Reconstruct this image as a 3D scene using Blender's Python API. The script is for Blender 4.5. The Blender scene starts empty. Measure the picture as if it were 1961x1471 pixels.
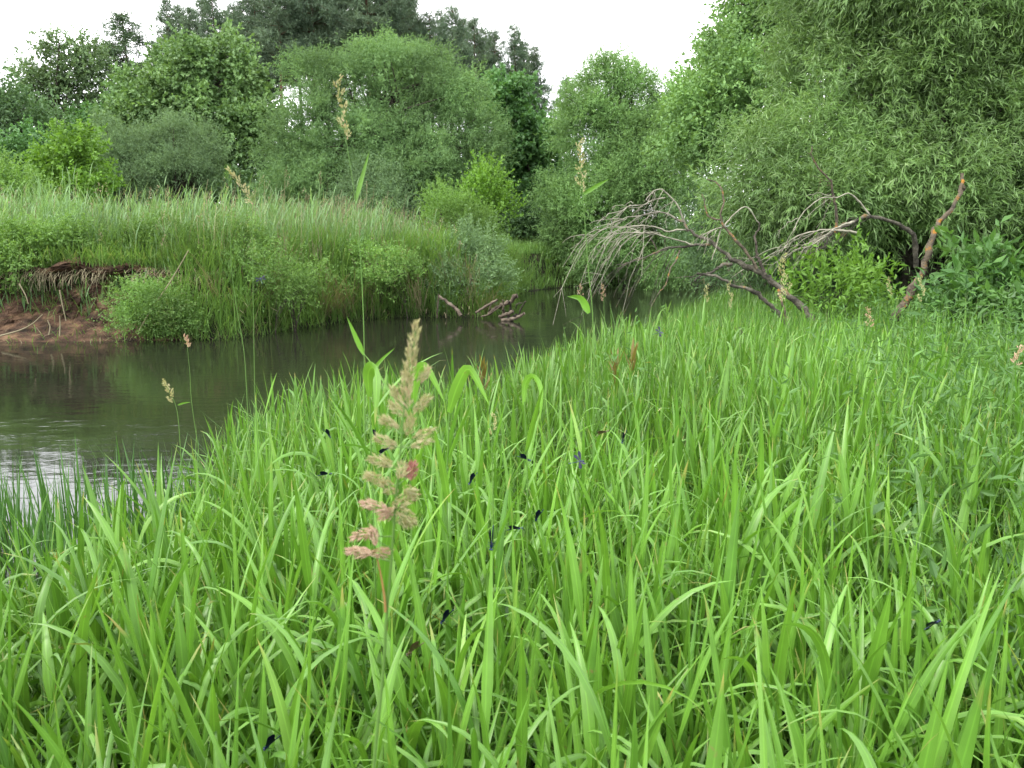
import bpy, math, random
import numpy as np
from mathutils import Vector
from mathutils.bvhtree import BVHTree

random.seed(7)
RNG = np.random.default_rng(7)
S = bpy.context.scene
COL = S.collection

# ------------------------------------------------------------------ camera
F = 1560.0                      # focal length in photo pixels (photo is 1961 x 1471)
CX, CY, HOR = 980.5, 735.5, 455.0
CAMZ = 1.8
PITCH = math.atan((CY - HOR) / F)
cam_d = bpy.data.cameras.new("camera")
cam = bpy.data.objects.new("camera", cam_d); COL.objects.link(cam)
cam.location = (0, 0, CAMZ)
cam.rotation_euler = (math.pi / 2 - PITCH, 0, 0)
cam_d.sensor_width = 36.0
cam_d.lens = 36.0 * F / 1961.0
cam_d.clip_start = 0.05
cam_d.clip_end = 3000
cam_d.dof.use_dof = True
cam_d.dof.focus_distance = 5.0
cam_d.dof.aperture_fstop = 17.0
S.camera = cam

# ------------------------------------------------------------------ sky, sun, exposure
SUN_EL, SUN_AZ = math.radians(50), math.radians(-128)      # azimuth from +Y towards +X
w = bpy.data.worlds.new("World"); S.world = w; w.use_nodes = True
nt = w.node_tree; nt.nodes.clear()
out = nt.nodes.new("ShaderNodeOutputWorld"); bg = nt.nodes.new("ShaderNodeBackground")
sky = nt.nodes.new("ShaderNodeTexSky"); sky.sky_type = 'NISHITA'; sky.sun_disc = False
sky.sun_elevation = SUN_EL; sky.sun_rotation = SUN_AZ
tc = nt.nodes.new("ShaderNodeTexCoord"); mp = nt.nodes.new("ShaderNodeMapping")
mp.inputs['Scale'].default_value = (1.0, 1.0, 2.2)
nz = nt.nodes.new("ShaderNodeTexNoise"); nz.inputs['Scale'].default_value = 2.3; nz.inputs['Detail'].default_value = 5
rp = nt.nodes.new("ShaderNodeValToRGB")
rp.color_ramp.elements[0].position = 0.30; rp.color_ramp.elements[0].color = (0.62, 0.62, 0.62, 1)
rp.color_ramp.elements[1].position = 0.55; rp.color_ramp.elements[1].color = (1, 1, 1, 1)
mx = nt.nodes.new("ShaderNodeMix"); mx.data_type = 'RGBA'
mx.inputs['B'].default_value = (13.0, 13.1, 13.3, 1)       # bright thin overcast
nt.links.new(tc.outputs['Generated'], mp.inputs['Vector']); nt.links.new(mp.outputs[0], nz.inputs['Vector'])
nt.links.new(nz.outputs[0], rp.inputs[0]); nt.links.new(rp.outputs[0], mx.inputs['Factor'])
nt.links.new(sky.outputs[0], mx.inputs['A']); nt.links.new(mx.outputs['Result'], bg.inputs['Color'])
bg.inputs['Strength'].default_value = 0.1
nt.links.new(bg.outputs[0], out.inputs[0])
sun_d = bpy.data.lights.new("sun", 'SUN'); sun_d.energy = 1.5; sun_d.angle = math.radians(14)
sun_d.color = (1.0, 0.95, 0.86)
sun = bpy.data.objects.new("sun", sun_d); COL.objects.link(sun)
sd = Vector((math.sin(SUN_AZ) * math.cos(SUN_EL), math.cos(SUN_AZ) * math.cos(SUN_EL), math.sin(SUN_EL)))
sun.rotation_euler = sd.to_track_quat('Z', 'Y').to_euler()
S.view_settings.view_transform = 'Standard'; S.view_settings.look = 'None'
S.view_settings.exposure = 1.62; S.view_settings.gamma = 1.0
S.cycles.max_bounces = 7; S.cycles.diffuse_bounces = 4; S.cycles.glossy_bounces = 3
S.cycles.transmission_bounces = 5; S.cycles.transparent_max_bounces = 4
S.cycles.sample_clamp_indirect = 6.0

# ------------------------------------------------------------------ helpers
def ray(px, py):
    cx, cy = (px - CX) / F, (CY - py) / F
    sp, cp = math.sin(PITCH), math.cos(PITCH)
    return np.array([cx, cp + cy * sp, -sp + cy * cp])
def P(px, py, Y):                      # world point seen at photo pixel, at forward distance Y
    d = ray(px, py); t = Y / d[1]
    return np.array([d[0] * t, Y, CAMZ + d[2] * t])
def G(px, py, z=0.0):                  # world point seen at photo pixel on the level z
    d = ray(px, py); t = (z - CAMZ) / d[2]
    return np.array([d[0] * t, d[1] * t, z])
def tag(o, label=None, cat=None, group=None, kind=None):
    if label: o["label"] = label
    if cat: o["category"] = cat
    if group: o["group"] = group
    if kind: o["kind"] = kind
    return o
def empty(name, loc, label, cat, group=None):
    o = bpy.data.objects.new(name, None); COL.objects.link(o); o.location = loc
    o.empty_display_size = 0.2
    return tag(o, label, cat, group)
def nrm(a):
    return a / np.maximum(np.linalg.norm(a, axis=-1, keepdims=True), 1e-9)

class MB:
    def __init__(s): s.v = []; s.f = []; s.r = []; s.t = []; s.a = []; s.n = 0
    def add(s, v, f, r=None, t=None, a=None):
        v = np.asarray(v, float).reshape(-1, 3); f = np.asarray(f, int).reshape(-1, 4)
        s.v.append(v); s.f.append(f + s.n); s.n += len(v)
        s.r.append(np.full(len(v), 0.5) if r is None else np.asarray(r, float).reshape(-1))
        s.t.append(np.full(len(v), 0.5) if t is None else np.asarray(t, float).reshape(-1))
        s.a.append(np.full(len(v), .25) if a is None else np.asarray(a, float).reshape(-1))
        return s
    def arrays(s): return np.concatenate(s.v), np.concatenate(s.f)
    def build(s, name, mat, parent=None, smooth=False):
        v, f = s.arrays()
        if parent is not None: v = v - np.array(parent.location)
        me = bpy.data.meshes.new(name)
        me.vertices.add(len(v)); me.vertices.foreach_set("co", v.astype(np.float32).ravel())
        me.loops.add(len(f) * 4); me.loops.foreach_set("vertex_index", f.astype(np.int32).ravel())
        me.polygons.add(len(f)); me.polygons.foreach_set("loop_start", np.arange(0, len(f) * 4, 4, dtype=np.int32))
        me.update(calc_edges=True)
        for nm, dat in (("rnd", s.r), ("along", s.t), ("across", s.a)):
            a = me.attributes.new(nm, 'FLOAT', 'POINT')
            a.data.foreach_set("value", np.concatenate(dat).astype(np.float32))
        me.polygons.foreach_set("use_smooth", np.full(len(f), smooth, dtype=bool))
        me.materials.append(mat)
        o = bpy.data.objects.new(name, me); COL.objects.link(o)
        if parent is not None: o.parent = parent
        return o

def tube(mb, pts, rad, k=7, rough=0.0, rnd=0.5):
    pts = np.asarray(pts, float); n = len(pts)
    rad = np.interp(np.linspace(0, 1, n), np.linspace(0, 1, len(rad)), rad) if np.ndim(rad) else np.full(n, rad)
    tg = nrm(np.gradient(pts, axis=0))
    ref = np.array([0, 0, 1.0]) if abs(tg[0][2]) < .9 else np.array([1.0, 0, 0])
    u = nrm(np.cross(tg[0], ref)); rows = []
    a = np.linspace(0, 2 * math.pi, k, endpoint=False)
    for i in range(n):
        u = nrm(u - tg[i] * np.dot(u, tg[i])); b = np.cross(tg[i], u)
        rr = rad[i] * (1 + rough * RNG.normal(size=(k, 1)))
        rows.append(pts[i] + rr * (np.cos(a)[:, None] * u + np.sin(a)[:, None] * b))
    v = np.concatenate(rows); i, j = np.meshgrid(np.arange(n - 1), np.arange(k), indexing='ij')
    f = np.stack([i * k + j, i * k + (j + 1) % k, (i + 1) * k + (j + 1) % k, (i + 1) * k + j], -1).reshape(-1, 4)
    mb.add(v, f, np.full(len(v), rnd), np.repeat(np.linspace(0, 1, n), k))
    for end, c in ((0, pts[0]), (n - 1, pts[-1])):        # closed ends
        ring = rows[end]
        m = len(ring) // 2
        vv = np.concatenate([ring, [c]]); ff = []
        for q in range(0, k - 1, 2): ff.append([q, (q + 1) % k, (q + 2) % k, k])
        if k % 2: ff.append([k - 1, 0, k, k - 1][:4])
        ff = [x for x in ff if len(set(x)) == 4]
        if ff: mb.add(vv, ff, np.full(len(vv), rnd), np.full(len(vv), float(end > 0)))
def spline(pts, n=24):
    pts = np.asarray(pts, float)
    d = np.r_[0, np.cumsum(np.linalg.norm(np.diff(pts, axis=0), axis=1))]; d /= d[-1]
    p = np.vstack([2 * pts[0] - pts[1], pts, 2 * pts[-1] - pts[-2]]); o = []
    for s in np.linspace(0, 1, n):
        i = min(np.searchsorted(d, s, 'right') - 1, len(pts) - 2); t = (s - d[i]) / (d[i + 1] - d[i] + 1e-9)
        a, b, c, e = p[i], p[i + 1], p[i + 2], p[i + 3]
        o.append(.5 * (2 * b + (c - a) * t + (2 * a - 5 * b + 4 * c - e) * t * t + (3 * b - a - 3 * c + e) * t ** 3))
    return np.array(o)

def blades(mb, base, head, th0, curve, length, width, segs=6, fold=0.25, power=1.6, twist=0.0, rnd=None, kind='leaf', face=None):
    """N ribbon leaves; all arguments arrays of length N.  th0 = lean from the vertical at the base, curve = extra lean at the tip"""
    N = len(base)
    t = np.linspace(0, 1, segs + 1)
    th = th0[:, None] + curve[:, None] * t[None] ** power
    hx, hy = np.cos(head)[:, None], np.sin(head)[:, None]
    d = np.stack([np.sin(th) * hx, np.sin(th) * hy, np.cos(th)], -1)
    step = (length / segs)[:, None, None]
    mid = (d[:, 1:] + d[:, :-1]) * .5 * step
    c = base[:, None] + np.concatenate([np.zeros((N, 1, 3)), np.cumsum(mid, 1)], 1)
    if kind == 'leaf': prof = np.minimum(1, .45 + 2.6 * t) * (1 - t ** 2.4)
    elif kind == 'stem': prof = 1 - .5 * t
    else: prof = (1 - t ** 3)
    tw = (np.zeros(N) if np.ndim(twist) == 0 else twist)[:, None] * t[None]
    side0 = np.stack([-hy * np.ones_like(th), hx * np.ones_like(th), np.zeros_like(th)], -1)
    nor0 = np.cross(side0, d)
    side = side0 * np.cos(tw)[..., None] + nor0 * np.sin(tw)[..., None]
    nor = np.cross(side, d)
    wv = (width[:, None] * prof[None])[..., None]
    if fold > 0:
        L = c - side * wv * .5 + nor * wv * fold * .5; R = c + side * wv * .5 + nor * wv * fold * .5; M = c - nor * wv * fold * .2
        v = np.stack([L, M, R], 2); k = 3
    else:
        v = np.stack([c - side * wv * .5, c + side * wv * .5], 2); k = 2
    nv = (segs + 1) * k
    i, j = np.meshgrid(np.arange(segs), np.arange(k - 1), indexing='ij')
    q = np.stack([i * k + j, i * k + j + 1, (i + 1) * k + j + 1, (i + 1) * k + j], -1).reshape(-1, 4)
    f = (np.arange(N)[:, None, None] * nv + q[None]).reshape(-1, 4)
    if rnd is None: rnd = RNG.random(N)
    mb.add(v.reshape(-1, 3), f, np.repeat(rnd, nv), np.tile(np.repeat(t, k), N), np.tile(np.tile(np.linspace(0, 1, k), segs + 1), N) if k == 3 else None)
    return c

def kites(mb, pos, d, L, W, nref=None, rnd=None, wide=.45, cup=.12):
    N = len(pos)
    if nref is None: nref = RNG.normal(size=(N, 3)) * .75 + [0, 0, .7]
    s = nrm(np.cross(d, nref)); n = np.cross(s, d)
    L = np.broadcast_to(L, (N,))[:, None]; W = np.broadcast_to(W, (N,))[:, None]
    m = pos + d * L * wide
    v = np.stack([pos, m + s * W * .5 + n * W * cup, pos + d * L - n * L * .08, m - s * W * .5 + n * W * cup], 1)
    f = np.arange(N * 4).reshape(N, 4)
    r = RNG.random(N) if rnd is None else rnd
    mb.add(v.reshape(-1, 3), f, np.repeat(r, 4), np.tile([0, .5, 1, .5], N))

def twig_leaves(mb, org, d, ln, n, L, W, droop=0.0, leafdroop=.2, spread=.6, crnd=None, along=.6):
    """n leaves set along every twig"""
    N = len(org); t = (np.arange(n)[None] + RNG.random((N, n))) / n
    pos = org[:, None] + d[:, None] * (ln[:, None] * t)[..., None]
    pos[..., 2] -= droop * (ln[:, None] * t) ** 2
    tan = np.broadcast_to(d[:, None], pos.shape).copy(); tan[..., 2] -= 2 * droop * ln[:, None] * t
    ld = nrm(nrm(tan) * along + RNG.normal(size=pos.shape) * spread + [0, 0, -leafdroop])
    sc = .7 + .6 * RNG.random((N, n))
    r = RNG.random((N, n)) if crnd is None else .62 * crnd[:, None] + .38 * RNG.random((N, n))
    kites(mb, pos.reshape(-1, 3), ld.reshape(-1, 3), (L * sc).ravel(), (W * sc).ravel(), rnd=r.ravel())

def crown(mb, lobes, clumps, clump_r, twigs, leaves, L, W, twig_len, droop=0., leafdroop=.2, up=.3, skirt=.45, inner=.15, spread=.6, along=.6, wood=None, jit=.09):
    c = np.array([l[0] for l in lobes]); r = np.array([l[1] for l in lobes])
    wt = np.prod(r, 1) ** (2 / 3); wt /= wt.sum()
    M = clumps * 4
    k = RNG.choice(len(c), M, p=wt); u = nrm(RNG.normal(size=(M, 3)))
    sh = np.where(RNG.random(M) < inner, RNG.uniform(.25, .8, M), 1 - .3 * RNG.random(M) ** 2 + jit * RNG.normal(size=M))
    p = c[k] + u * r[k] * sh[:, None]
    keep = (u[:, 2] > -.25) | (RNG.random(M) < skirt)
    for q in range(len(c)):
        ins = (np.linalg.norm((p - c[q]) / r[q], axis=1) < .82) & (k != q)
        keep &= ~ins | (RNG.random(M) < .18)
    p = p[keep][:clumps]; nn = nrm((u / r[k])[keep][:clumps]); N = len(p)
    cr = RNG.random(N); csz = .65 + .7 * RNG.random(N)
    T = int(twigs)
    off = RNG.normal(size=(N, T, 3)) * (clump_r * .42 * csz)[:, None, None]
    org = (p[:, None] + off).reshape(-1, 3)
    dd = nrm(np.repeat(nn, T, 0) * .6 + nrm(off.reshape(-1, 3)) * .45 + RNG.normal(size=(N * T, 3)) * .3 + [0, 0, up])
    ln = twig_len * RNG.uniform(.6, 1.25, N * T)
    twig_leaves(mb, org, dd, ln, leaves, L, W, droop, leafdroop, spread, np.repeat(cr, T), along)
    if wood is not None:                                    # the fine twigs themselves, as thin ribbons
        n2 = len(org); sel = RNG.random(n2) < .5
        e = org + dd * ln[:, None]; e[:, 2] -= droop * ln ** 2
        kites(wood, org[sel], nrm(e - org)[sel], ln[sel], .012, wide=.3, cup=0)
    return p, nn

# ------------------------------------------------------------------ materials
def mat_leaf(name, c0, c1, c2=None, transl=.35, rough=.5, spec=.3, tip=None, patch=.25, pscale=.5, tcol=(1.15, 1.1, .55), veins=False):
    m = bpy.data.materials.new(name); m.use_nodes = True; t = m.node_tree; n = t.nodes; n.clear()
    o = n.new("ShaderNodeOutputMaterial"); a = n.new("ShaderNodeAttribute"); a.attribute_name = "rnd"
    r = n.new("ShaderNodeValToRGB"); cr = r.color_ramp
    cr.elements[0].color = (*c0, 1); cr.elements[1].color = (*c1, 1)
    if c2 is not None:
        cr.elements[1].position = .86; e = cr.elements.new(1.0); e.color = (*c2, 1)
    t.links.new(a.outputs['Fac'], r.inputs[0]); col = r.outputs[0]
    g = n.new("ShaderNodeNewGeometry"); z = n.new("ShaderNodeTexNoise"); z.inputs['Scale'].default_value = pscale; z.inputs['Detail'].default_value = 2
    t.links.new(g.outputs['Position'], z.inputs['Vector'])
    mr = n.new("ShaderNodeMapRange"); mr.inputs['From Min'].default_value = .3; mr.inputs['From Max'].default_value = .7
    mr.inputs['To Min'].default_value = 1 - patch; mr.inputs['To Max'].default_value = 1 + patch
    t.links.new(z.outputs[0], mr.inputs['Value'])
    mul = n.new("ShaderNodeVectorMath"); mul.operation = 'SCALE'
    t.links.new(col, mul.inputs[0]); t.links.new(mr.outputs[0], mul.inputs['Scale']); col = mul.outputs[0]
    if tip is not None:
        al = n.new("ShaderNodeAttribute"); al.attribute_name = "along"
        z2 = n.new("ShaderNodeTexNoise"); z2.inputs['Scale'].default_value = 9.0
        t.links.new(g.outputs['Position'], z2.inputs['Vector'])
        ad = n.new("ShaderNodeMath"); ad.operation = 'MULTIPLY_ADD'; ad.inputs[1].default_value = .9; ad.inputs[2].default_value = 0
        t.links.new(z2.outputs[0], ad.inputs[0])
        a2 = n.new("ShaderNodeMath"); a2.operation = 'ADD'; t.links.new(al.outputs['Fac'], a2.inputs[0]); t.links.new(ad.outputs[0], a2.inputs[1])
        mr2 = n.new("ShaderNodeMapRange"); mr2.inputs['From Min'].default_value = 1.38; mr2.inputs['From Max'].default_value = 1.56
        t.links.new(a2.outputs[0], mr2.inputs['Value'])
        mm = n.new("ShaderNodeMix"); mm.data_type = 'RGBA'; mm.inputs['B'].default_value = (*tip, 1)
        t.links.new(mr2.outputs[0], mm.inputs['Factor']); t.links.new(col, mm.inputs['A']); col = mm.outputs['Result']
    if veins:
        ac = n.new("ShaderNodeAttribute"); ac.attribute_name = "across"
        def mth(op, a, b=None, c=None):
            q = n.new("ShaderNodeMath"); q.operation = op
            for i_, x_ in enumerate((a, b, c)):
                if x_ is None: continue
                if isinstance(x_, (int, float)): q.inputs[i_].default_value = x_
                else: t.links.new(x_, q.inputs[i_])
            return q.outputs[0]
        rib = mth('SUBTRACT', 1.0, mth('MULTIPLY', mth('ABSOLUTE', mth('SUBTRACT', ac.outputs['Fac'], .5)), 11.0))
        rib = mth('MULTIPLY', mth('MAXIMUM', rib, 0.0), .38)                       # pale midrib
        vn = mth('MULTIPLY', mth('SINE', mth('MULTIPLY', ac.outputs['Fac'], 62.0)), .055)   # fine parallel veins
        zb = n.new("ShaderNodeTexNoise"); zb.inputs['Scale'].default_value = 16; zb.inputs['Detail'].default_value = 3; t.links.new(g.outputs['Position'], zb.inputs['Vector'])
        bl = mth('MULTIPLY', mth('SUBTRACT', zb.outputs[0], .5), .7)               # uneven growth
        sc_ = n.new("ShaderNodeVectorMath"); sc_.operation = 'SCALE'; t.links.new(col, sc_.inputs[0]); t.links.new(mth('ADD', mth('ADD', mth('ADD', rib, vn), bl), 1.0), sc_.inputs['Scale']); col = sc_.outputs[0]
        zs = n.new("ShaderNodeTexNoise"); zs.inputs['Scale'].default_value = 55; zs.inputs['Detail'].default_value = 1; t.links.new(g.outputs['Position'], zs.inputs['Vector'])
        mk = n.new("ShaderNodeMapRange"); mk.inputs['From Min'].default_value = .73; mk.inputs['From Max'].default_value = .85; t.links.new(zs.outputs[0], mk.inputs['Value'])
        ms = n.new("ShaderNodeMix"); ms.data_type = 'RGBA'; ms.inputs['B'].default_value = (.16, .14, .05, 1)
        t.links.new(mk.outputs[0], ms.inputs['Factor']); t.links.new(col, ms.inputs['A']); col = ms.outputs['Result']
    p = n.new("ShaderNodeBsdfPrincipled"); p.inputs['Roughness'].default_value = rough; p.inputs['Specular IOR Level'].default_value = spec
    t.links.new(col, p.inputs['Base Color'])
    tr = n.new("ShaderNodeBsdfTranslucent"); tm = n.new("ShaderNodeVectorMath"); tm.operation = 'MULTIPLY'; tm.inputs[1].default_value = tcol
    t.links.new(col, tm.inputs[0]); t.links.new(tm.outputs[0], tr.inputs['Color'])
    mxs = n.new("ShaderNodeMixShader"); mxs.inputs[0].default_value = transl
    t.links.new(p.outputs[0], mxs.inputs[1]); t.links.new(tr.outputs[0], mxs.inputs[2]); t.links.new(mxs.outputs[0], o.inputs[0])
    return m
def mat_noise(name, cols, scale=6, rough=.85, bump=.4, bscale=30, detail=6, spec=.2, stretch=(1, 1, 1), pos=(.3, .7), metal=0):
    m = bpy.data.materials.new(name); m.use_nodes = True; t = m.node_tree; n = t.nodes; p = n["Principled BSDF"]
    p.inputs['Roughness'].default_value = rough; p.inputs['Specular IOR Level'].default_value = spec; p.inputs['Metallic'].default_value = metal
    g = n.new("ShaderNodeNewGeometry"); mp = n.new("ShaderNodeMapping"); mp.inputs['Scale'].default_value = stretch
    t.links.new(g.outputs['Position'], mp.inputs['Vector'])
    z = n.new("ShaderNodeTexNoise"); z.inputs['Scale'].default_value = scale; z.inputs['Detail'].default_value = detail
    t.links.new(mp.outputs[0], z.inputs['Vector'])
    r = n.new("ShaderNodeValToRGB"); cr = r.color_ramp; k = len(cols)
    cr.elements[0].color = (*cols[0], 1); cr.elements[0].position = pos[0]; cr.elements[1].color = (*cols[-1], 1); cr.elements[1].position = pos[1]
    for i in range(1, k - 1):
        e = cr.elements.new(pos[0] + (pos[1] - pos[0]) * i / (k - 1)); e.color = (*cols[i], 1)
    t.links.new(z.outputs[0], r.inputs[0]); t.links.new(r.outputs[0], p.inputs['Base Color'])
    if bump:
        z2 = n.new("ShaderNodeTexNoise"); z2.inputs['Scale'].default_value = bscale; z2.inputs['Detail'].default_value = 5
        t.links.new(mp.outputs[0], z2.inputs['Vector'])
        b = n.new("ShaderNodeBump"); b.inputs['Strength'].default_value = bump; b.inputs['Distance'].default_value = .05
        t.links.new(z2.outputs[0], b.inputs['Height']); t.links.new(b.outputs[0], p.inputs['Normal'])
    return m

M = {}
M['meadow'] = mat_leaf("meadow grass", (0.057, 0.147, 0.017), (0.110, 0.236, 0.029), (0.176, 0.289, 0.066), transl=.33, rough=.42, spec=.5, tip=(.24, .22, .06), patch=.22, tcol=(1.1, 1.1, .58), veins=True)
M['fine'] = mat_leaf("fine grass", (0.054, 0.133, 0.028), (0.107, 0.222, 0.048), (0.195, 0.246, 0.095), transl=.36, rough=.5, spec=.3, patch=.25)
M['sedge'] = mat_leaf("water sedge", (0.030, 0.085, 0.018), (0.060, 0.150, 0.028), transl=.3, rough=.38, spec=.4)
M['reed'] = mat_leaf("reed", (0.098, 0.189, 0.081), (0.162, 0.273, 0.109), (0.245, 0.284, 0.149), transl=.4, rough=.5, spec=.3, patch=.35, pscale=.9)
M['straw'] = mat_leaf("straw", (.16, .14, .085), (.29, .26, .17), (.20, .16, .10), transl=.2, rough=.7, spec=.15)
M['bank'] = mat_leaf("bank grass", (0.083, 0.170, 0.042), (0.147, 0.268, 0.066), (0.245, 0.258, 0.127), transl=.4, rough=.5, spec=.3, patch=.3, pscale=.8)
M['herb'] = mat_leaf("herb", (.09, .175, .038), (.14, .25, .055), (.19, .29, .08), transl=.38, rough=.5, spec=.3, patch=.3, pscale=1.0)
M['lime'] = mat_leaf("lime herb", (0.095, 0.190, 0.041), (0.152, 0.270, 0.069), transl=.4, rough=.5, spec=.3)
M['weed'] = mat_leaf("weed", (0.053, 0.130, 0.034), (0.090, 0.193, 0.044), (0.123, 0.218, 0.051), transl=.35, rough=.5, spec=.3, patch=.3, pscale=1.2)
M['willow'] = mat_leaf("willow leaf", (0.101, 0.190, 0.060), (0.168, 0.285, 0.087), (0.294, 0.392, 0.197), transl=.35, rough=.42, spec=.4)
M['farwillow'] = mat_leaf("round willow leaf", (0.108, 0.200, 0.083), (0.169, 0.290, 0.108), transl=.33, rough=.6, spec=.2)
M['midwillow'] = mat_leaf("river willow leaf", (0.110, 0.211, 0.074), (0.177, 0.308, 0.100), transl=.35, rough=.55, spec=.25)
M['greywillow'] = mat_leaf("grey willow leaf", (0.100, 0.172, 0.083), (0.150, 0.241, 0.110), transl=.3, rough=.6, spec=.2)
M['alder'] = mat_leaf("alder leaf", (0.095, 0.178, 0.066), (0.151, 0.259, 0.083), transl=.3, rough=.5, spec=.35)
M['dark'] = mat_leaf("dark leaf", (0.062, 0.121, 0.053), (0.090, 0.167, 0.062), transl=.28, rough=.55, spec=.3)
M['oak'] = mat_leaf("oak leaf", (0.062, 0.149, 0.049), (0.095, 0.207, 0.061), transl=.3, rough=.5, spec=.3)
M['airy'] = mat_leaf("airy leaf", (0.090, 0.155, 0.069), (0.134, 0.213, 0.088), transl=.3, rough=.55, spec=.3)
M['bright'] = mat_leaf("bright leaf", (.085, .19, .025), (.14, .27, .04), transl=.4, rough=.5, spec=.3)
M['gloss'] = mat_leaf("glossy leaf", (0.043, 0.114, 0.030), (0.082, 0.177, 0.040), (0.117, 0.177, 0.096), transl=.35, rough=.45, spec=.3)
M['pine'] = mat_leaf("pine needle", (0.077, 0.127, 0.079), (0.116, 0.172, 0.099), transl=.2, rough=.55, spec=.3)
M['spruce'] = mat_leaf("spruce needle", (0.061, 0.115, 0.061), (0.094, 0.155, 0.072), transl=.2, rough=.55, spec=.3)
M['panicle'] = mat_leaf("grass flower", (.26, .27, .13), (.38, .36, .22), (.38, .28, .20), transl=.35, rough=.7, spec=.15)
M['pink'] = mat_leaf("pinkish grass flower", (.34, .23, .18), (.40, .31, .23), (.36, .20, .18), transl=.35, rough=.7, spec=.15)
M['red'] = mat_leaf("reddish husk", (.20, .06, .05), (.36, .20, .17), transl=.3, rough=.6)
M['stem'] = mat_leaf("green stem", (.07, .15, .03), (.10, .19, .04), transl=.2, rough=.5)
M['ostem'] = mat_leaf("orange stem", (.24, .14, .045), (.27, .17, .06), transl=.2, rough=.5)
M['redleaf'] = mat_leaf("reddish young leaf", (.15, .12, .035), (.19, .16, .05), transl=.35, rough=.5)
M['bark'] = mat_noise("bark", [(.02, .017, .013), (.045, .038, .03), (.08, .07, .057)], 9, .9, .6, 40)
M['pinebark'] = mat_noise("pine bark", [(.06, .035, .025), (.12, .07, .045)], 4, .9, .5, 20)
M['lichen'] = mat_noise("lichened dead wood", [(.022, .02, .016), (.06, .055, .042), (.105, .098, .076), (.17, .10, .03)], 8, .9, .6, 60, pos=(.34, .72))
M['orange'] = mat_noise("orange lichen wood", [(.035, .03, .022), (.075, .062, .044), (.10, .08, .055), (.24, .115, .02)], 14, .9, .5, 60, pos=(.36, .67))
M['deadtwig'] = mat_noise("dead twig", [(.12, .112, .085), (.21, .20, .155), (.29, .275, .22)], 14, .85, .2, 60)
M['drift'] = mat_noise("driftwood", [(.035, .027, .02), (.10, .08, .06), (.17, .14, .11)], 9, .85, .5, 40)
M['soil'] = mat_noise("soil", [(.010, .012, .006), (.02, .026, .010), (.035, .032, .018)], 3, .95, .5, 20)
M['earth'] = mat_noise("bank earth", [(.014, .009, .006), (.042, .025, .016), (.074, .043, .027), (.135, .083, .049)], 3.6, .92, 1.0, 22, stretch=(1, 1, 2.2), pos=(.34, .68), detail=12)
M['blue'] = mat_noise("damselfly blue", [(.003, .008, .03), (.006, .025, .08)], 200, .3, 0, spec=.5, metal=.3)
M['wing'] = mat_noise("damselfly wing", [(.002, .003, .014), (.004, .006, .026)], 300, .5, 0, spec=.25)
M['brown'] = mat_noise("damselfly brown", [(.05, .04, .02), (.10, .08, .03)], 200, .35, 0, spec=.5)

# water
m = bpy.data.materials.new("river water"); m.use_nodes = True; t = m.node_tree; n = t.nodes; p = n["Principled BSDF"]
p.inputs['Base Color'].default_value = (.011, .012, .008, 1); p.inputs['Roughness'].default_value = .04; p.inputs['IOR'].default_value = 1.333
g = n.new("ShaderNodeNewGeometry"); mp = n.new("ShaderNodeMapping"); mp.inputs['Scale'].default_value = (.75, 1.5, 1); mp.inputs['Rotation'].default_value = (0, 0, .25)
t.links.new(g.outputs['Position'], mp.inputs['Vector'])
z1 = n.new("ShaderNodeTexNoise"); z1.inputs['Scale'].default_value = 5.5; z1.inputs['Detail'].default_value = 4; z1.inputs['Distortion'].default_value = .6
z2 = n.new("ShaderNodeTexNoise"); z2.inputs['Scale'].default_value = .5; z2.inputs['Detail'].default_value = 3
z3 = n.new("ShaderNodeTexNoise"); z3.inputs['Scale'].default_value = 1.6; z3.inputs['Detail'].default_value = 1
for z in (z1, z2, z3): t.links.new(mp.outputs[0], z.inputs['Vector'])
mr = n.new("ShaderNodeMapRange"); mr.inputs['From Min'].default_value = .42; mr.inputs['From Max'].default_value = .68; mr.inputs['To Min'].default_value = .25; mr.inputs['To Max'].default_value = 1.6
t.links.new(z2.outputs[0], mr.inputs['Value'])
mu = n.new("ShaderNodeMath"); mu.operation = 'MULTIPLY'; t.links.new(z1.outputs[0], mu.inputs[0]); t.links.new(mr.outputs[0], mu.inputs[1])
ad = n.new("ShaderNodeMath"); ad.operation = 'ADD'; t.links.new(mu.outputs[0], ad.inputs[0]); t.links.new(z3.outputs[0], ad.inputs[1])
b = n.new("ShaderNodeBump"); b.inputs['Strength'].default_value = 1.0; b.inputs['Distance'].default_value = .0034
t.links.new(ad.outputs[0], b.inputs['Height']); t.links.new(b.outputs[0], p.inputs['Normal'])
M['water'] = m

# ------------------------------------------------------------------ ground, water
FAR = np.array([[-300, -6], [-60, 9], [-24, 12.6], [-13, 13.9]] + [G(*q)[:2].tolist() for q in
      [(0, 655), (230, 652), (420, 650), (500, 640), (560, 629), (640, 619), (740, 608), (850, 607), (925, 607)]] +
      [[-.15, 22.5], [.0, 25.0], [.45, 27.5]] + [G(*q)[:2].tolist() for q in [(1050, 553), (1100, 549), (1200, 546), (1330, 544)]] +
      [[14, 33], [30, 38], [70, 40], [300, 70]], float)
NEAR = np.array([[-300, -22], [-40, -3], [-6, -1.2], [-2.3, .7], [-2.1, 1.7], [-1.85, 2.4], [-1.5, 2.95], [-1.42, 3.5], [-1.58, 4.3], [-1.68, 5.0], [-1.2, 5.4], [-.75, 5.35], [-.45, 5.0], [-.1, 5.75], [.05, 6.8], [.75, 8.2], [1.7, 10],
      [2.6, 13], [3.8, 18], [6, 21.5], [12, 24.5], [30, 29], [70, 31], [300, 58]], float)
POLY = np.vstack([FAR, NEAR[::-1]])
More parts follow.
